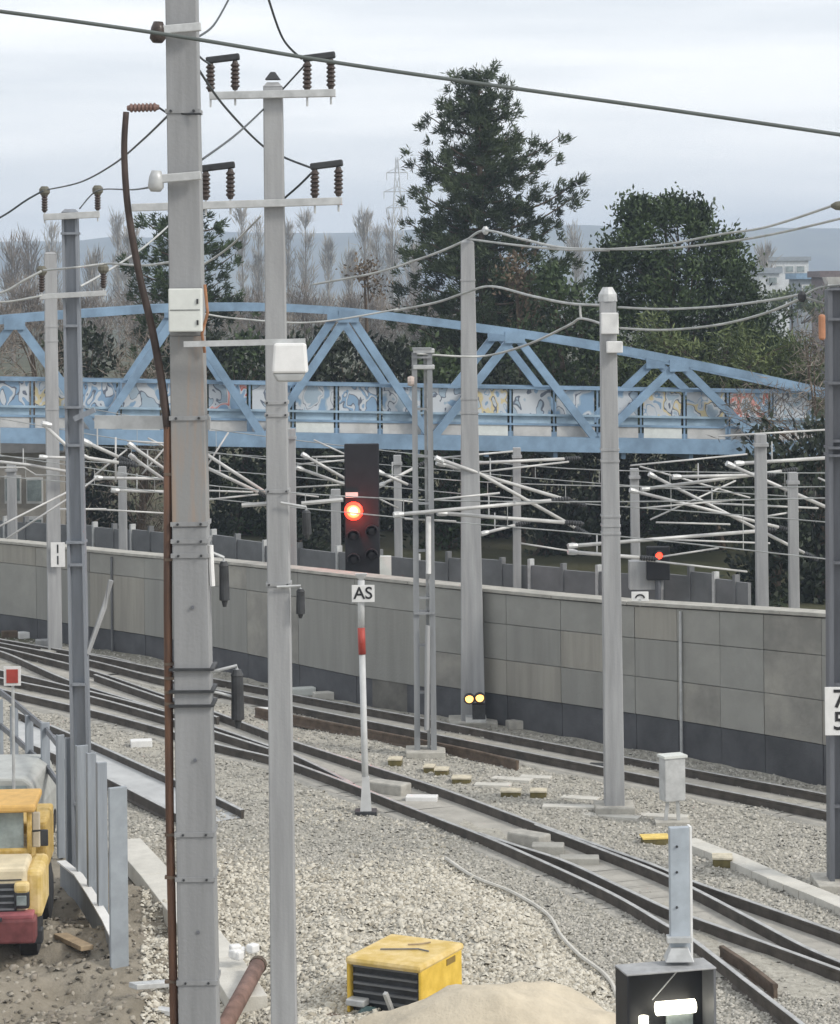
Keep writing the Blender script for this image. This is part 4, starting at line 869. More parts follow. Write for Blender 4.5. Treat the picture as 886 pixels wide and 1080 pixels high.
for x, y in ((373, 565), (392, 560), (392, 585), (373, 590)): lamp(sg, P(x, y, d - 0.08), 0.13, mat('dead_lens', (0.03, 0.03, 0.035), 0.15))
MB().box(P(371, 522, d - 0.12), 0.34, 0.05, 0.14).build('nameplate', M_offwhite, sg)
MB().box(P(405, 600, d + 0.1), 0.4, 0.3, 0.7).build('foot_box', M_offwhite, sg)
d = 66.0; b = Vector((P(695, 600, d).x, d, 0)); s2 = thing('small_signal', 'small far signal with a red light beyond the wall at right', 'signal', b)
p = P(694, 588, d); MB().box((p.x, d, p.z - 0.15), 0.62, 0.2, 0.9).build('signal_head', M_board, s2, bevel=0.03); lamp(s2, P(695, 586, d - 0.12), 0.10, M_redlamp2)
MB().tube([(p.x, d + 0.02, 0), (p.x, d + 0.02, p.z - 0.5)], 0.08).build('post', M_dsteel, s2)
for dx in (): MB().lathe(P(694 + dx, 606, d - .1), P(694 + dx, 606, d - .2), [(0, .06), (1, .06)], 8).build('marker', M_white, s2)
MB().box(P(681, 606, d + 0.3), 0.9, 0.5, 0.75).build('equipment_box', M_mast, s2)
# dwarf signal with two warm lights
b = P(503, 764, 60.5); b.z = 0.0; dw = thing('dwarf_signal', 'dwarf signal with two glowing warm lights at the wall foot', 'signal', b); d = b.y - 0.25
for x, y in ((495, 737), (506, 736)):
    MB().lathe(P(x, y, d + 0.3), P(x, y, d), [(0, 0.11), (0.7, 0.14), (1, 0.14)], 12).build('lamp_housing', M_dark, dw); lamp(dw, P(x, y, d - 0.01), 0.1, M_warm, hood=True)
MB().box(P(505, 750, d + 0.1), 0.32, 0.3, 0.36).build('stand', M_dark, dw); MB().box(P(502, 758, d + 0.15), 0.5, 0.4, 0.12).build('base', M_galv, dw)
# near black signal box at lower right
d = 30.6; b = Vector((P(712, 1100, d).x, d, 0)); bx = thing('light_signal', 'black signal box with glowing white bars at lower right', 'signal', b)
a0, a1 = P(655, 1022, d), P(750, 1150, d); cxm, czm = (a0.x + a1.x) / 2, (a0.z + a1.z) / 2; w_, h_ = a1.x - a0.x, a0.z - a1.z
RZb = math.radians(14)
def bxp(x, y, z): return Vector((cxm + x * math.cos(RZb) - y * math.sin(RZb), d + x * math.sin(RZb) + y * math.cos(RZb), czm + z))
MB().box(bxp(0, 0.2, 0), w_, 0.04, h_, RZb).build('back_panel', M_board, bx)
for sx in (-1, 1): MB().box(bxp(sx * (w_ / 2 + 0.012), 0.0, 0), 0.03, 0.45, h_ + 0.04, RZb).build('side_panel', M_board if sx < 0 else mat('box_grey', (0.13, 0.135, 0.145), 0.5), bx)
MB().box(bxp(0, 0.0, h_ / 2 + 0.02), w_ + 0.07, 0.47, 0.025, RZb).build('top_panel', M_mast, bx, bevel=0.01)
MB().tube([bxp(-0.10, 0.06, 0.25), bxp(0.40, 0.06, 0.25)], 0.085, 14).build('light_bar', M_tubel, bx, smooth=True)
MB().tube([bxp(-0.27, 0.06, 0.17), bxp(-0.27, 0.06, -0.3)], 0.06, 12).build('light_bar', M_tubel, bx, smooth=True)
MB().box(bxp(0.22, 0.12, -0.05), 0.34, 0.05, 0.42, RZb).build('lens_plate', M_glassl, bx)
MB().tube([bxp(-0.15, 0.08, 0.36), bxp(0.18, 0.06, 0.70)], 0.008, 6).build('cable', M_galv, bx)
pm = P(717, 1012, d + 0.15); pt = P(716, 872, d + 0.15)
MB().box((pm + pt) / 2, 0.25, 0.10, (pt - pm).length, 0.1).build('post', mat('post_blue_grey', (0.34, 0.38, 0.42), 0.5), bx, bevel=0.01)
MB().box((pm + pt) / 2 + Vector((0.14, 0.06, 0)), 0.03, 0.16, (pt - pm).length, 0.1).build('post_flange', M_white, bx)
for py in (893, 920, 957): MB().lathe(P(714, py, d + 0.1), P(714, py, d + 0.07), [(0, .018), (1, .012)], 8).build('bolt', M_dark, bx)
MB().taper(P(716, 1012, d + .12), P(716, 998, d + .12), 0.36, 0.3, 0.22, 0.2).build('post_clamp', M_galv, bx, bevel=0.01); MB().box(P(716, 990, d + .1), 0.3, 0.2, 0.06).build('post_clamp', M_galv, bx)
MB().box(Vector((b.x, d + 0.1, 0.4)), 0.2, 0.15, 0.9).build('leg', M_dsteel, bx)
# grey cabinet on two legs
b = G(713, 868); cbn = thing('relay_cabinet', 'pale grey relay cabinet on two legs behind the blue grey post', 'cabinet', b); d = b.y
MB().box(P(709, 820, d), 0.46, 0.3, 0.92, 0.35).build('cabinet_body', M_galv, cbn, bevel=0.02); MB().box(P(709, 797, d), 0.52, 0.36, 0.05, 0.35).build('lid', M_offwhite, cbn)
for dx in (-0.14, 0.14): MB().bar((b.x - .08 + dx, d, -0.05), (b.x - .06 + dx * 0.6, d, 0.65), 0.07, 0.07).build('leg', M_galv, cbn)
MB().box(b + Vector((-.08, 0, 0)), 0.7, 0.5, 0.12).build('base', M_sleeper, cbn)
# red marker at the left edge
c = P(13, 713, 47.0); mk = thing('marker_board', 'red marker board with white frame at the left edge', 'sign', Vector((c.x, 47, 0))); MB().box(c, 0.32, 0.03, 0.36).build('frame', M_white, mk); MB().box(c - Vector((0, 0.02, 0)), 0.22, 0.02, 0.26).build('red_panel', M_red, mk); MB().tube([(c.x, 47.05, 0), (c.x, 47.05, c.z)], 0.03).build('post', M_galv, mk)

# ------------------------------------------------------------------ cantilever tubes and wires
SEG = [
 ('cantilever tubes beyond the wall at the stout right far mast', 62, 836, [[(767, 489), (874, 536)], [(776, 489), (871, 483)], [(752, 531), (863, 536)], [(800, 546), (842, 539)], [(863, 504), (890, 516)], [(758, 460), (875, 453)]]),
 ('cantilever tubes crossing beside the small red light', 68, 670, [[(665, 517), (821, 556)], [(685, 500), (848, 583)], [(675, 492), (791, 525)], [(665, 491), (788, 479)], [(686, 548), (776, 507)]]),
 ('thin pull rods between the right far masts', 66, 800, [[(710, 503), (800, 501)], [(677, 516), (824, 497)], [(677, 536), (776, 527)], [(692, 551), (770, 553)], [(698, 569), (812, 573)], [(699, 587), (758, 578)]]),
 ('long low registration tube right of the mast with white boxes', 60, 645, [[(600, 576), (800, 560)], [(600, 582), (674, 588)], [(674, 590), (788, 603)]]),
 ('cantilever tubes on the tall middle mast', 61.2, 498, [[(460, 483), (505, 499), (606, 556)], [(461, 488), (505, 500), (600, 528)], [(465, 483), (541, 476)], [(505, 498), (600, 487)]]),
 ('registration tubes on the open profile mast', 57.0, 450, [[(416, 543), (581, 528)], [(462, 541), (595, 551)], [(427, 547), (481, 550)], [(458, 527), (527, 520)]]),
 ('short rods at the far mast right of the tall middle mast', 69.5, 545, [[(489, 489), (595, 484)], [(508, 563), (543, 554)], [(549, 573), (600, 581)], [(598, 575), (640, 573)]]),
 ('cantilever tubes left of the black signal board', 70, 309, [[(319, 479), (366, 506)], [(313, 493), (366, 512)], [(331, 464), (366, 480)], [(329, 482), (366, 481)], [(313, 490), (366, 485)], [(312, 514), (366, 511)], [(312, 521), (336, 524)]]),
 ('cantilever tubes right of the black signal board', 72, 420, [[(398, 497), (430, 511)], [(399, 513), (436, 494)], [(398, 525), (420, 536)], [(399, 525), (449, 531)]]),
 ('cantilever triangle between the two big near masts', 66, 285, [[(205, 471), (281, 520)], [(205, 487), (272, 519)], [(216, 495), (241, 456)], [(205, 517), (267, 519)], [(210, 528), (285, 520)]]),
 ('knot of cantilever tubes left of the thick near mast', 68, 130, [[(136, 468), (184, 502)], [(137, 480), (184, 514)], [(100, 501), (134, 474)], [(122, 461), (122, 508)], [(134, 465), (184, 468)], [(150, 500), (176, 470)]]),
 ('level tubes left of the thick near mast', 70, 130, [[(100, 504), (184, 505)], [(118, 517), (184, 519)], [(100, 537), (186, 542)], [(156, 462), (180, 474)]]),
 ('cantilever tubes behind the left steel mast', 60, 76, [[(45, 447), (70, 470), (93, 483), (125, 488)], [(88, 465), (125, 482)], [(7, 568), (73, 525), (103, 503)], [(-10, 560), (15, 547), (73, 518)], [(63, 537), (112, 537)]]),
 ('level tubes at the far left mast', 73, 50, [[(42, 482), (76, 483)], [(-10, 486), (28, 490), (76, 498)], [(-10, 493), (25, 493), (38, 501), (76, 502)]]),
]
for lab, d0, mpx, segs in SEG:
    x0 = P(mpx, 500, d0).x; t_ = thing('cantilever', lab, 'cantilever', P(mpx, 500, d0), 'catenary cantilevers')
    for i, sg_ in enumerate(segs):
        pts = []
        for (x, y) in sg_:
            X0 = P(x, y, d0).x; pts.append(P(x, y, d0 + 0.35 * (X0 - x0) + (i % 3) * 0.25))
        r_ = 0.045 if i < 2 else 0.025
        MB().tube(pts, r_, 8).build('tube', M_tube, t_, smooth=True)
        if i < 2:
            e = pts[-1]; dv = (pts[-1] - pts[-2]).normalized(); insulator(t_, e, e + dv * 0.5, 0.07, 6, M_dark)
            MB().lathe(pts[0] - dv * 0.02, pts[0] + dv * 0.22, [(0, 0.07), (0.5, 0.075), (1, 0.055)], 8).build('clamp', M_galv, t_)
        if i == 1 and len(segs) > 2: MB().tube([pts[0].lerp(pts[-1], 0.4), pts[0].lerp(pts[-1], 0.4) + Vector((0, 0, 0.5))], 0.02, 5).build('hanger', M_galv, t_)
def contact_line(label, off, z0, z1, s0, s1):
    n2 = 7; fr = [s0 + (s1 - s0) * k / (n2 - 1) for k in range(n2)]; base = []
    for f_ in fr:
        p, h, dv, o = wall_at(f_ * WLEN); base.append(p - o * off)
    t_ = thing('contact_line', label, 'overhead line', base[3], 'overhead contact lines')
    cw = [p + Vector((0, 0, z0)) for p in base]; MB().tube(spline(cw, 4), 0.016, 5).build('contact_wire', M_wire_l, t_)
    mw = [p + Vector((0, 0, z0 + 0.35 + (z1 - z0 - 0.35) * (abs(k - 3) / 3) ** 2)) for k, p in enumerate(base)]; MB().tube(spline(mw, 4), 0.016, 5).build('messenger_wire', M_wire_l, t_)
    for a, b in zip(spline(cw, 2), spline(mw, 2)): MB().tube([a, b], 0.009, 4).build('dropper', M_wire_l, t_)
contact_line('overhead contact line above the track nearest the wall', -2.3, 5.3, 6.6, 0.0, 1.0)
contact_line('overhead contact line just beyond the wall', 4.2, 5.2, 6.5, 0.02, 0.98)
contact_line('overhead contact line farther beyond the wall', 8.4, 5.3, 6.7, 0.0, 1.0)
def wire(label, pts, d, px_thick, m, name='wire', r=None):
    if isinstance(d, (int, float)): d = [d] * len(pts)
    w3 = [P(x, y, dd) for (x, y), dd in zip(pts, d)]; rr = px_thick / 2 / PPM(sum(d) / len(d))
    o = MB().tube(spline(w3, 8), rr, 6).build(name, m, None, smooth=True); return tag(o, label, 'wire', 'overhead wires')
wire('thick cable spanning the sky across the top of the frame', [(-30, 8), (90, 24), (205, 41), (355, 66), (520, 90), (700, 115), (920, 147)], 20, 4.6, mat('cable_sky', (0.10, 0.115, 0.11), 0.5), 'cable')
wire('dark wire from the left edge to the left upright insulator', [(-20, 240), (6, 226), (28, 211), (46, 201)], 44.5, 2.2, M_wire_d)
wire('dark wire sagging from the left insulator up to the thick mast', [(50, 200), (85, 192), (120, 173), (150, 148), (178, 121)], [44.5, 40, 35, 30, 25.9], 2.0, M_wire_d)
wire('dark wire from the right upright insulator to the thick mast', [(84, 220), (103, 201), (140, 200), (165, 196)], [44.5, 44.5, 36, 26.2], 1.8, M_wire_d)
wire('dark wire curving up out of frame right of the thick mast', [(205, 41), (225, 27), (243, -4)], [26, 27, 28], 2.4, M_wire_d)
wire('dark wire dropping to the top right insulators of the slim mast', [(281, -8), (298, 40), (318, 62)], [30, 31.5, 32.3], 2.6, M_wire_d)
wire('short dark wire from thick mast to the top left insulators', [(204, 52), (213, 62), (222, 68)], [26.2, 30, 32.3], 2.4, M_wire_d)
wire('dark wire sagging behind the slim mast to its lower right insulators', [(205, 66), (235, 110), (275, 152), (300, 166), (331, 178)], [26.2, 29, 33, 33, 32.4], 2.6, M_wire_d)
wire('dark wire rising from thick mast to the top right insulators', [(212, 169), (250, 141), (285, 108), (322, 68)], [26.3, 29, 33, 32.4], 2.2, M_wire_d)
wire('short dark wire below the lower right insulators', [(300, 209), (316, 195), (331, 180)], [32.9, 32.6, 32.4], 2.4, M_wire_d)
wire('pale wire from right frame edge to the evergreen, upper', [(640, 263), (700, 258), (760, 247), (810, 239), (878, 217)], [52, 51, 49, 47, 45], 2.6, M_wire_l)
wire('pale wire from right frame edge to the evergreen, lower', [(640, 263), (700, 262), (760, 256), (820, 246), (905, 226)], [52, 51, 49, 47, 45], 2.6, M_wire_l)
wire('pale wire from box mast to the junction at right, upper', [(652, 324), (700, 326), (760, 323), (815, 316), (847, 310)], [51, 50, 48, 46, 45], 2.8, M_wire_l)
wire('pale wire from box mast to the junction at right, lower', [(654, 346), (700, 348), (755, 343), (805, 331), (847, 314)], [51, 50, 48, 46, 45], 2.8, M_wire_l)
wire('pale wire from the junction to the dark right mast', [(845, 312), (870, 320), (905, 327)], 45, 2.8, M_wire_l)
wire('pale wire rising from the junction past the dark right mast', [(847, 312), (866, 303), (905, 300)], 45, 2.4, M_wire_l)
wire('pale wire from tall middle mast top towards the evergreen', [(494, 252), (512, 243), (550, 252), (592, 261), (642, 263)], [61.5, 60, 57, 55, 52], 2.8, M_wire_l)
wire('second pale wire from tall middle mast top towards the evergreen', [(494, 252), (540, 258), (592, 263), (642, 264)], [61.5, 58, 55, 52], 2.6, M_wire_l)
wire('pale wire from tall middle mast top down to the left', [(494, 252), (470, 263), (440, 274), (395, 288), (330, 300)], [61.5, 62, 63, 64, 66], 2.6, M_wire_l)
wire('pale wire below the top of the middle mast running to box mast', [(416, 328), (460, 319), (490, 309), (518, 302), (560, 312), (600, 320), (640, 322)], [64, 62, 61.2, 60, 57, 54, 51.2], 2.8, M_wire_l)
wire('pale sagging wire across the middle mast up to box mast', [(440, 373), (490, 376), (520, 374), (560, 362), (600, 343), (613, 336), (636, 342)], [57.2, 58, 58, 56, 54, 53, 51.2], 2.6, M_wire_l)
wire('short pale hanger left of the mast with white boxes', [(612, 321), (612, 329), (613, 337)], 53, 2.4, M_wire_l, 'hanger')
wire('pale wire at left edge rising to the lower left insulator', [(-15, 312), (6, 307), (25, 296), (44, 286)], 44.5, 3.0, M_wire_l)
wire('pale wire at left edge below the lower left insulator', [(-15, 318), (10, 318), (44, 312)], 44.5, 2.6, M_wire_l)
wire('pale wire from lower left insulator to the thick mast', [(46, 285), (80, 282), (115, 278), (150, 280), (182, 276)], [44.5, 43, 44, 40, 36], 2.6, M_wire_l)
wire('pale wire from the conifer down to the left steel mast', [(85, 302), (110, 288), (150, 262), (178, 238)], [48, 50, 55, 60], 2.2, M_wire_l)
wire('pale wire crossing the bridge top between the near masts', [(210, 330), (250, 336), (330, 340), (420, 326)], [64, 64, 64, 64], 2.2, M_wire_l)
wire('pale wire from thick mast over the conifer to the right', [(208, 283), (240, 262), (275, 228)], [60, 58, 55], 2.2, M_wire_l)
for k, (x, y, d) in enumerate([(846, 313, 45), (512, 243, 60)]):
    c = P(x, y, d); o = thing('wire_junction', ['dark clamp where pale wires meet left of the right mast', 'small clamp on the wires above the middle mast'][k], 'clamp', c); MB().lathe(c - Vector((0, 0, .1)), c + Vector((0, 0, .1)), [(0, .04), (.3, .08), (.7, .08), (1, .04)], 8).build('clamp_body', M_dark if k == 0 else M_galv, o)
c = P(884, 217, 45); o = thing('insulator_head', 'olive insulator head cut by the right frame edge', 'insulator', c); MB().lathe(c + Vector((-.13, 0, 0)), c + Vector((.3, 0, 0)), [(0, .03), (.2, .08), (.6, .1), (1, .1)], 10).build('insulator_body', mat('head_olive', (0.12, 0.115, 0.09)), o); MB().tube([c + Vector((.25, 0, 0)), c + Vector((.25, 0, -1.6))], .05).build('stem', M_galv, o)

# ------------------------------------------------------------------ steel fence at lower left
M_fence = mat('fence_steel', (0.25, 0.275, 0.305), 0.5, 0.1, 0.14, 1.5, streak=True)
f0 = G(131, 1040); fe = thing('steel_fence', 'blue grey steel fence of upright slats at lower left', 'fence', f0)
SL = [(126, 830, 1040, 20, 8), (109, 804, 986, 11, 1), (98, 794, 965, 10, 1), (88, 786, 948, 13, 2), (75, 778, 930, 9, 1), (65, 775, 905, 8, 0), (49, 762, 880, 9, 1), (32, 754, 862, 8, 1), (16, 745, 845, 8, 1), (0, 738, 830, 8, 1)]
fpos = []
for i, (px, yt, yb, wpx, _) in enumerate(SL):
    b = G(px, yb); w = wpx / PPM(b.y); zt = P(px, yt, b.y).z; fpos.append((b, w, zt)); q = MB()
    if i == 0: q.box((b.x, b.y, zt / 2 - 0.1), w, 0.07, zt + 0.2, 0.5)
    else: q.box((b.x, b.y, zt / 2), w, 0.05, zt, 0.5); q.box((b.x - w * 0.45, b.y + 0.05, zt / 2), 0.03, 0.12, zt - 0.02, 0.5)
    q.build('slat', M_fence if i not in (0,) else mat('fence_end', (0.29, 0.32, 0.35), 0.5, 0.1, 0.14, 2), fe, bevel=0.008)
for zz in (1.0, 1.75):
    q = MB()
    for i in range(5, len(fpos) - 1): q.bar(fpos[i][0] + Vector((0, 0.06, zz + 0.35)), fpos[i + 1][0] + Vector((0, 0.06, zz + 0.35)), 0.05, 0.12)
    q.build('fence_rail', M_dsteel, fe)
bs0, bs1 = [(133, 1012), (119, 975), (100, 948), (84, 925), (66, 917)], [(127, 1028), (114, 1000), (98, 972), (84, 950), (66, 935)]
q = MB(); pts = [G(x, y) - Vector((0, 0.12, 0)) for x, y in bs1]
for i in range(len(pts) - 1): q.bar(pts[i] + Vector((0, 0, 0.22)), pts[i + 1] + Vector((0, 0, 0.22)), 0.05, 0.5)
q.build('base_board', M_fence, fe); q = MB()
for i in range(len(pts) - 1): q.bar(pts[i] + Vector((0, 0.0, 0.49)), pts[i + 1] + Vector((0, 0.0, 0.49)), 0.16, 0.03)
q.build('board_cap', M_white, fe)
MB().box(G(133, 1045) + Vector((0, -0.05, 0.02)), 0.6, 0.4, 0.12).build('footing', M_sleeper, fe)

# ------------------------------------------------------------------ yellow dump truck at the left edge
M_trk = mat('truck_yellow', (0.50, 0.32, 0.06), 0.65, 0, 0.2, 9, col2=(0.46, 0.33, 0.13))
RT = math.radians(4); TS = 0.82
tb = G(56, 1020); TX, TY = tb.x - 1.22, tb.y
trk = thing('dump_truck', 'dusty yellow construction truck with red bumper at the left edge', 'truck', (TX, TY, 0))
def tq(x, y, z): x, y, z = x * TS, y * TS, z * TS; return Vector((TX + x * math.cos(RT) - y * math.sin(RT), TY + x * math.sin(RT) + y * math.cos(RT), z))
def tbx(name, x, y, z, sx, sy, sz, m, bevel=0.02, parent=None): return MB().box(tq(x, y, z), sx * TS, sy * TS, sz * TS, RT).build(name, m, parent or trk, bevel=bevel)
M_cabroof = mat('cab_roof_tan', (0.55, 0.34, 0.11), 0.7, 0, 0.12, 4)
tbx('bumper', 0, 0.1, 0.72, 2.3, 0.5, 0.48, mat('bumper_red', (0.17, 0.055, 0.055), 0.6, 0, 0.25, 4), 0.04)
tbx('bumper_top', 0, 0.12, 1.0, 2.2, 0.42, 0.10, mat('bumper_pink', (0.34, 0.11, 0.12), 0.6, 0, 0.2, 4))
tbx('hood', 0, 0.9, 1.42, 1.9, 1.3, 0.95, mat('hood_cream', (0.62, 0.54, 0.38), 0.5, 0, 0.12, 3), 0.06)
gr = tbx('grille', 0, 0.22, 1.30, 1.5, 0.08, 0.58, M_dark, 0.01)
for k in range(4): tbx('grille_slat', 0, 0.165, 1.10 + k * 0.13, 1.42, 0.05, 0.035, mat('slat_grey', (0.16, 0.17, 0.18)), 0, gr)
for sx in (-1, 1):
    tbx('headlight_housing', sx * 0.86, 0.18, 1.28, 0.3, 0.16, 0.34, M_dark, 0.03); tbx('headlight_cover', sx * 0.86, 0.2, 1.52, 0.3, 0.22, 0.22, M_yellowtop, 0.05)
    tbx('fender', sx * 1.08, 1.2, 1.32, 0.34, 1.6, 0.95, M_yellowtop, 0.08)
    tbx('cab_pillar', sx * 0.88, 1.75, 2.28, 0.1, 0.12, 0.9, M_trk, 0.02); tbx('cab_pillar', sx * 0.88, 3.0, 2.28, 0.1, 0.12, 0.9, M_trk, 0.02)
    MB().lathe(tq(sx * 0.75, 1.2, 0.5), tq(sx * 1.15, 1.2, 0.5), [(0, 0.3), (0.05, 0.5), (0.9, 0.5), (1, 0.34)], 18).build('tyre', M_rubber, trk)
    MB().lathe(tq(sx * 0.75, 4.0, 0.5), tq(sx * 1.15, 4.0, 0.5), [(0, 0.3), (0.05, 0.5), (0.9, 0.5), (1, 0.34)], 18).build('tyre', M_rubber, trk)
tbx('cab_lower', 0, 2.4, 1.65, 1.8, 1.4, 0.6, M_trk, 0.04)
tbx('windscreen', -0.05, 1.78, 2.28, 1.62, 0.03, 0.78, M_glassl, 0)
for sx in (-1, 1): tbx('side_window', sx * 0.9, 2.4, 2.28, 0.03, 1.1, 0.76, M_glass, 0)
tbx('side_panel', 1.0, 1.95, 2.28, 0.16, 0.1, 0.72, mat('dusty_panel', (0.5, 0.45, 0.36)), 0.02)
tbx('roof', 0, 2.35, 2.80, 2.05, 1.7, 0.16, M_cabroof, 0.04)
tbx('skip', 0, 4.2, 1.6, 2.2, 2.0, 1.1, M_trk, 0.05)
for sx in (-1, 1):
    MB().tube([tq(sx * 0.95, 1.7, 2.3), tq(sx * 1.2, 1.55, 2.35), tq(sx * 1.2, 1.55, 2.1)], 0.02, 6).build('mirror_arm', M_dark, trk); tbx('mirror', sx * 1.2, 1.52, 2.2, 0.16, 0.05, 0.34, M_dark, 0.02)
    tbx('headlight', sx * 0.86, 0.085, 1.28, 0.2, 0.03, 0.2, M_glassl, 0.02)
MB().tube([tq(-0.3, 1.74, 1.92), tq(0.15, 1.73, 2.3)], 0.012, 5).build('wiper', M_dark, trk); tbx('hood_seam', 0, 0.24, 1.66, 1.7, 0.02, 0.02, M_dark, 0)
tbx('tow_hook', 0.45, -0.18, 0.98, 0.1, 0.1, 0.08, M_dark, 0.02); tbx('step', 1.1, 0.45, 0.5, 0.3, 0.3, 0.3, M_dark, 0.03)
tbx('chassis', 0, 2.6, 0.75, 1.0, 4.6, 0.3, M_dark, 0.02)
vb = G(20, 905); van = thing('grey_van', 'pale grey vehicle half hidden behind the yellow truck', 'van', vb); VX = vb.x - 0.6
prof = [(-1.0, 0.4), (1.0, 0.4), (1.0, 0.95), (0.86, 1.42), (0.7, 1.54), (-0.7, 1.54), (-0.86, 1.42), (-1.0, 0.95)]; q = MB(); n2 = len(prof); vs = [Vector((VX + x, vb.y + y, z)) for y in (0, 2.5) for x, z in prof]
q.add(vs, [tuple(range(n2)), tuple(2 * n2 - 1 - k for k in range(n2))] + [(k, k + n2, (k + 1) % n2 + n2, (k + 1) % n2) for k in range(n2)]).build('body', mat('van_paint', (0.38, 0.39, 0.37), 0.4), van, bevel=0.05)
q = MB(); q.add([Vector((VX + x, vb.y - 0.015, z)) for x, z in ((-0.86, 1.0), (0.86, 1.0), (0.76, 1.40), (-0.76, 1.40))], [(0, 1, 2, 3)]).build('windscreen', M_glassl, van)
for sx in (-1, 1):
    for yy in (0.5, 2.0): MB().lathe((VX + sx * 0.75, vb.y + yy, 0.33), (VX + sx * 1.0, vb.y + yy, 0.33), [(0, .2), (.1, .33), (.9, .33), (1, .2)], 16).build('wheel', M_rubber, van)
    MB().box((VX + sx * 0.72, vb.y - 0.02, 0.85), 0.3, 0.05, 0.16).build('headlight', M_white, van, bevel=0.02)

# ------------------------------------------------------------------ yellow compressor, sand heap
RC = math.radians(-27); cb = G(424, 1097); KX, KY = cb.x, cb.y + 0.5
cp = thing('compressor', 'yellow site compressor with black louvred front in the gravel', 'compressor', (KX, KY, 0))
def kq(x, y, z): return Vector((KX + x * math.cos(RC) - y * math.sin(RC), KY + x * math.sin(RC) + y * math.cos(RC), z))
def kbx(name, x, y, z, sx, sy, sz, m, bevel=0.02, parent=None): return MB().box(kq(x, y, z), sx, sy, sz, RC).build(name, m, parent or cp, bevel=bevel)
kbx('side_cover', 0.59, 0.1, 0.73, 0.06, 1.35, 0.78, M_yellow, 0.03); kbx('side_cover', -0.59, 0.1, 0.70, 0.06, 1.35, 0.74, M_yellow, 0.03)
kbx('hood', 0, 0.12, 1.10, 1.26, 1.46, 0.12, M_yellowtop, 0.055); kbx('rear_cover', 0, 0.78, 0.72, 1.05, 0.05, 0.76, M_yellow)
fr = kbx('front_grille', 0, -0.45, 0.72, 1.12, 0.05, 0.74, M_dark, 0.01)
for k in range(5): kbx('louvre', 0, -0.5, 0.52 + k * 0.125, 1.06, 0.06, 0.03, mat('louvre_grey', (0.15, 0.155, 0.16)), 0.0, fr)
kbx('chassis', 0, 0.1, 0.28, 0.9, 1.5, 0.14, M_dark); MB().bar(kq(0.15, -0.5, 0.3), kq(0.12, -0.75, 0.75), 0.06, 0.06).build('drawbar', M_galv, cp)
for sx in (-1, 1): MB().lathe(kq(sx * 0.5, 0.2, 0.22), kq(sx * 0.66, 0.2, 0.22), [(0, .16), (.1, .25), (.9, .25), (1, .16)], 16).build('wheel', M_rubber, cp)
kbx('badge', 0.625, -0.12 + 0.5, 1.0, 0.012, 0.28, 0.09, mat('badge_bronze', (0.22, 0.15, 0.04)), 0.0)
kbx('latch', 0.625, -0.42, 0.5, 0.03, 0.08, 0.22, M_wood, 0.01)
MB().tube([kq(-0.3, -0.1, 1.18), kq(-0.05, 0.0, 1.185), kq(0.2, 0.15, 1.18), kq(0.4, 0.1, 1.18)], 0.012, 6).build('strap', M_dsteel, cp); MB().tube([kq(-.05, .3, 1.18), kq(.1, .35, 1.19), kq(.2, .55, 1.18)], 0.012, 6).build('strap', M_wood, cp)
MB().lathe(kq(-0.35, -0.62, 0.3), kq(-0.1, -0.62, 0.3), [(0, .14), (.2, .18), (.8, .18), (1, .14)], 12).build('hose_reel', mat('hose_teal', (0.06, 0.10, 0.10), 0.6), cp)
kbx('valve_block', -0.42, -0.6, 0.52, 0.3, 0.2, 0.10, M_galv)
def heap(name, label, c, rx_, ry_, h, m, seed, n_=56, cat='sand pile'):
    rng = np.random.default_rng(seed); g = np.linspace(-1.15, 1.15, n_); gx_, gy_ = np.meshgrid(g, g); r = np.sqrt(gx_ ** 2 + gy_ ** 2)
    z = h * np.clip(1 - r, 0, 1) ** 0.85 * (1 - 0.25 * np.exp(-r * 8)) + (vnoise(gx_ * 3 + 5, gy_ * 3, seed) - 0.5) * 0.34 * (r < 1) + (vnoise(gx_ * 9 + 5, gy_ * 9, seed) - 0.5) * 0.09 + (vnoise(gx_ * 22, gy_ * 22, seed) - 0.5) * 0.03
    z = np.where(r > 0.98, -0.15, z); ii_ = np.arange(n_ * n_).reshape(n_, n_); f = np.stack([ii_[:-1, :-1], ii_[:-1, 1:], ii_[1:, 1:], ii_[1:, :-1]], -1).reshape(-1, 4)
    return tag(np_mesh(name, np.stack([c[0] + gx_.ravel() * rx_, c[1] + gy_.ravel() * ry_, z.ravel()], 1), f, m, smooth=True), label, cat)
q = P(525, 1038, 33.8); heap('sand_heap', 'smooth pale sand heap in front of the yellow compressor', (q.x, 33.8), 3.0, 2.0, q.z + 0.36, M_sand, 4)

# ------------------------------------------------------------------ small things on the ballast
def block(name, label, px, py, sx, sy, sz, rz, m, cat, group=None, top=None):
    b = onground(px, py, 0.0); t_ = thing(name, label, cat, b, group); MB().box(b + Vector((0, 0, sz / 2 - 0.02)), sx, sy, sz, rz).build('block_body', m, t_, bevel=min(sx, sy, sz) * 0.12)
    if top: MB().box(b + Vector((0, 0, sz - 0.005)), sx * 1.06, sy * 1.08, 0.03, rz).build('block_top', top, t_)
    return t_
block('point_machine', 'pale point machine cover beside the AS pole', 410, 838, 0.95, 0.4, 0.3, -0.6, M_sleeper, 'point machine')
block('white_box', 'white cable box between the rails right of the AS pole', 445, 846, 0.68, 0.3, 0.16, -0.1, M_white, 'box')
block('point_machine', 'grey point machine cover between rails in the centre', 558, 893, 0.8, 0.4, 0.3, -0.7, M_sleeper, 'point machine')
block('white_box', 'pale concrete box between rails, left of the two', 578, 900, 0.62, 0.4, 0.2, -0.1, M_cope, 'box'); block('white_box', 'pale concrete box between rails, right of the two', 611, 911, 0.75, 0.35, 0.16, -0.05, M_cope, 'box')
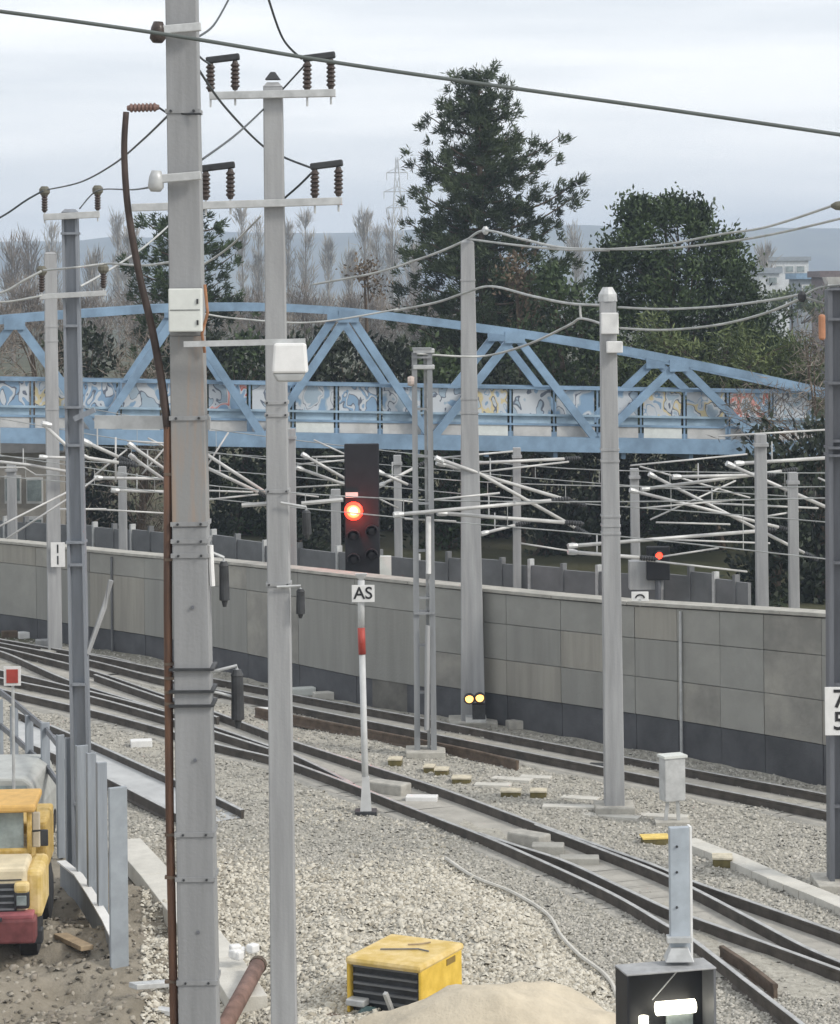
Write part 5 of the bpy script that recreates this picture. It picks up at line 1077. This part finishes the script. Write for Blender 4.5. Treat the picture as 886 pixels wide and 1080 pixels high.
block('white_box', 'white block lying left of the thick near mast', 149, 787, 0.52, 0.3, 0.18, 0.15, M_white, 'box'); block('white_box', 'small white block near the slim tall mast', 278, 753, 0.4, 0.25, 0.18, 0.0, M_white, 'box')
block('black_box', 'black rail joint box beside the mast with white boxes', 630, 813, 0.36, 0.3, 0.18, -0.2, M_dark, 'box'); block('sleeper_stub', 'dark timber end against the wall at far left', 215, 700, 0.5, 0.3, 0.3, 0.1, M_dark, 'timber')
for lab, px, py, w in (('dark timber block nearest the open profile mast', 417, 806, 0.3), ('leftmost of two dark timber blocks right of the open mast', 453, 814, 0.24), ('rightmost of two dark timber blocks right of the open mast', 466, 817, 0.3), ('dark timber block left of the box mast, leftmost of three', 487, 826, 0.4), ('dark timber block left of the box mast, middle of three', 539, 840, 0.42), ('dark timber block left of the box mast, rightmost of three', 568, 840, 0.34)):
    block('timber_block', lab, px, py, w, 0.35, 0.14, -0.1, M_greenwood, 'timber', 'timber blocks on the ballast', M_straw)
block('timber_block', 'yellow topped timber block left of the blue grey post', 691, 889, 0.52, 0.35, 0.13, 0.1, M_greenwood, 'timber', None, mat('yellow_top', (0.70, 0.52, 0.16), 0.8, 0, 0.15, 6)); block('timber_block', 'yellow brown timber block at the start of the cable duct', 762, 912, 0.36, 0.4, 0.16, -0.1, M_greenwood, 'timber', None, M_straw)
for k, (px, py, w) in enumerate([(540, 823, 0.9), (565, 821, 0.7), (600, 852, 1.1), (645, 862, 1.2), (700, 862, 1.0), (520, 829, 0.8), (612, 843, 0.8)]):
    block('concrete_slab', 'flat pale slab lying on gravel near box mast, %s' % ['second from left', 'third from left', 'fourth from left', 'sixth from left', 'rightmost', 'leftmost', 'fifth from left'][k], px, py, w, 0.3, 0.07, -0.35 + 0.1 * (k % 3), M_kerb, 'slab', 'slabs on the gravel')
dl = [(724, 889), (770, 907), (820, 929), (870, 949), (930, 975)]; dp = spline([G(x, y, 0.08) for x, y in dl], 3); du = thing('cable_duct', 'pale concrete cable duct curving to the right edge', 'duct', dp[5])
for i in range(len(dp) - 1):
    a, b = dp[i], dp[i + 1]; e = (b - a).normalized() * 0.01; MB().bar(a + e, b - e, 0.42, 0.16).build('duct_lid', M_kerb, du, bevel=0.012)
# pale kerb strip along the dug earth, pipe and planks at bottom left
kp = [G(x, y, 0.1) for x, y in ((132, 893), (165, 930), (200, 975), (235, 1020), (262, 1062))]; kb = thing('kerb_strip', 'pale concrete kerb edging the dug earth at lower left', 'kerb', kp[2])
for i in range(4): a, b = kp[i], kp[i + 1]; e = (b - a).normalized() * 0.012; MB().bar(a + e, b - e, 0.6, 0.3).build('kerb_stone', M_kerb, kb, bevel=0.015)
a, b = P(232, 1092, 35.5), P(272, 1018, 38.5); pi = thing('rusty_pipe', 'reddish brown pipe leaning on the rubble between near masts', 'pipe', a); MB().tube([a, a.lerp(b, 0.5), b], 0.125, 12).build('pipe_body', mat('pipe_rust', (0.17, 0.105, 0.085), 0.8, 0, 0.3, 5), pi, smooth=True); MB().lathe(b - (b - a).normalized() * .06, b + (b - a).normalized() * .05, [(0, .14), (1, .14)], 12).build('collar', M_railrust, pi)
wl_ = G(258, 1010, 0.4); wt_ = thing('white_lump', 'white lump of plaster on the rubble above the pipe', 'rubble', wl_); q = MB()
for k in range(5): q.box(wl_ + Vector((random.uniform(-.15, .15), random.uniform(-.1, .1), random.uniform(0, .15))), .18, .15, .14, random.uniform(0, 3))
q.build('lump', M_white, wt_, bevel=0.03)
for k, (x0, y0, x1, y1, lab) in enumerate([(140, 1040, 215, 1034, 'grey plank lying left of the thick mast foot'), (150, 1062, 205, 1072, 'lower grey plank lying left of the thick mast foot'), (340, 1072, 375, 1078, 'dark board lying at the left of the compressor'), (60, 985, 92, 1000, 'pale timber lying beside the truck bumper')]):
    a, b = onground(x0, y0, 0.06), onground(x1, y1, 0.06); o = thing('plank', lab, 'plank', a); MB().bar(a, b, 0.22, 0.08).build('plank_body', [M_galv, M_galv, M_railrust, M_wood][k], o, bevel=0.01)
# junk along the wall foot
for k, (px, py, w, m) in enumerate([(10, 672, 0.5, M_railrust), (26, 673, 0.4, M_white), (48, 681, 0.6, M_mast), (315, 733, 0.9, M_offwhite), (350, 737, 1.0, M_kerb), (545, 768, 0.5, M_sleeper)]):
    block('kerb_block', 'small pale block at the wall foot, %s' % ['leftmost', 'second from left', 'third from left', 'fourth from left', 'fifth from left', 'rightmost'][k], px, py, w, 0.3, 0.22, 0.3, m, 'block', 'blocks at the wall foot')
# ------------------------------------------------------------------ haze
hb = MB().box((0, 1550, 46), 2700, 3400, 98).build('haze', None if False else mat('unused', (1, 1, 1)), None); hb.data.materials.clear()
hm = bpy.data.materials.new('haze'); hm.use_nodes = True; hn = hm.node_tree; hn.nodes.clear(); ho = hn.nodes.new('ShaderNodeOutputMaterial'); pv = hn.nodes.new('ShaderNodeVolumePrincipled')
pv.inputs['Color'].default_value = (0.70, 0.83, 1.0, 1); pv.inputs['Density'].default_value = 0.00045; pv.inputs['Anisotropy'].default_value = 0.1
hn.links.new(pv.outputs[0], ho.inputs['Volume']); hb.data.materials.append(hm); tag(hb, 'thin pale blue haze filling the distance', 'haze', kind='stuff')
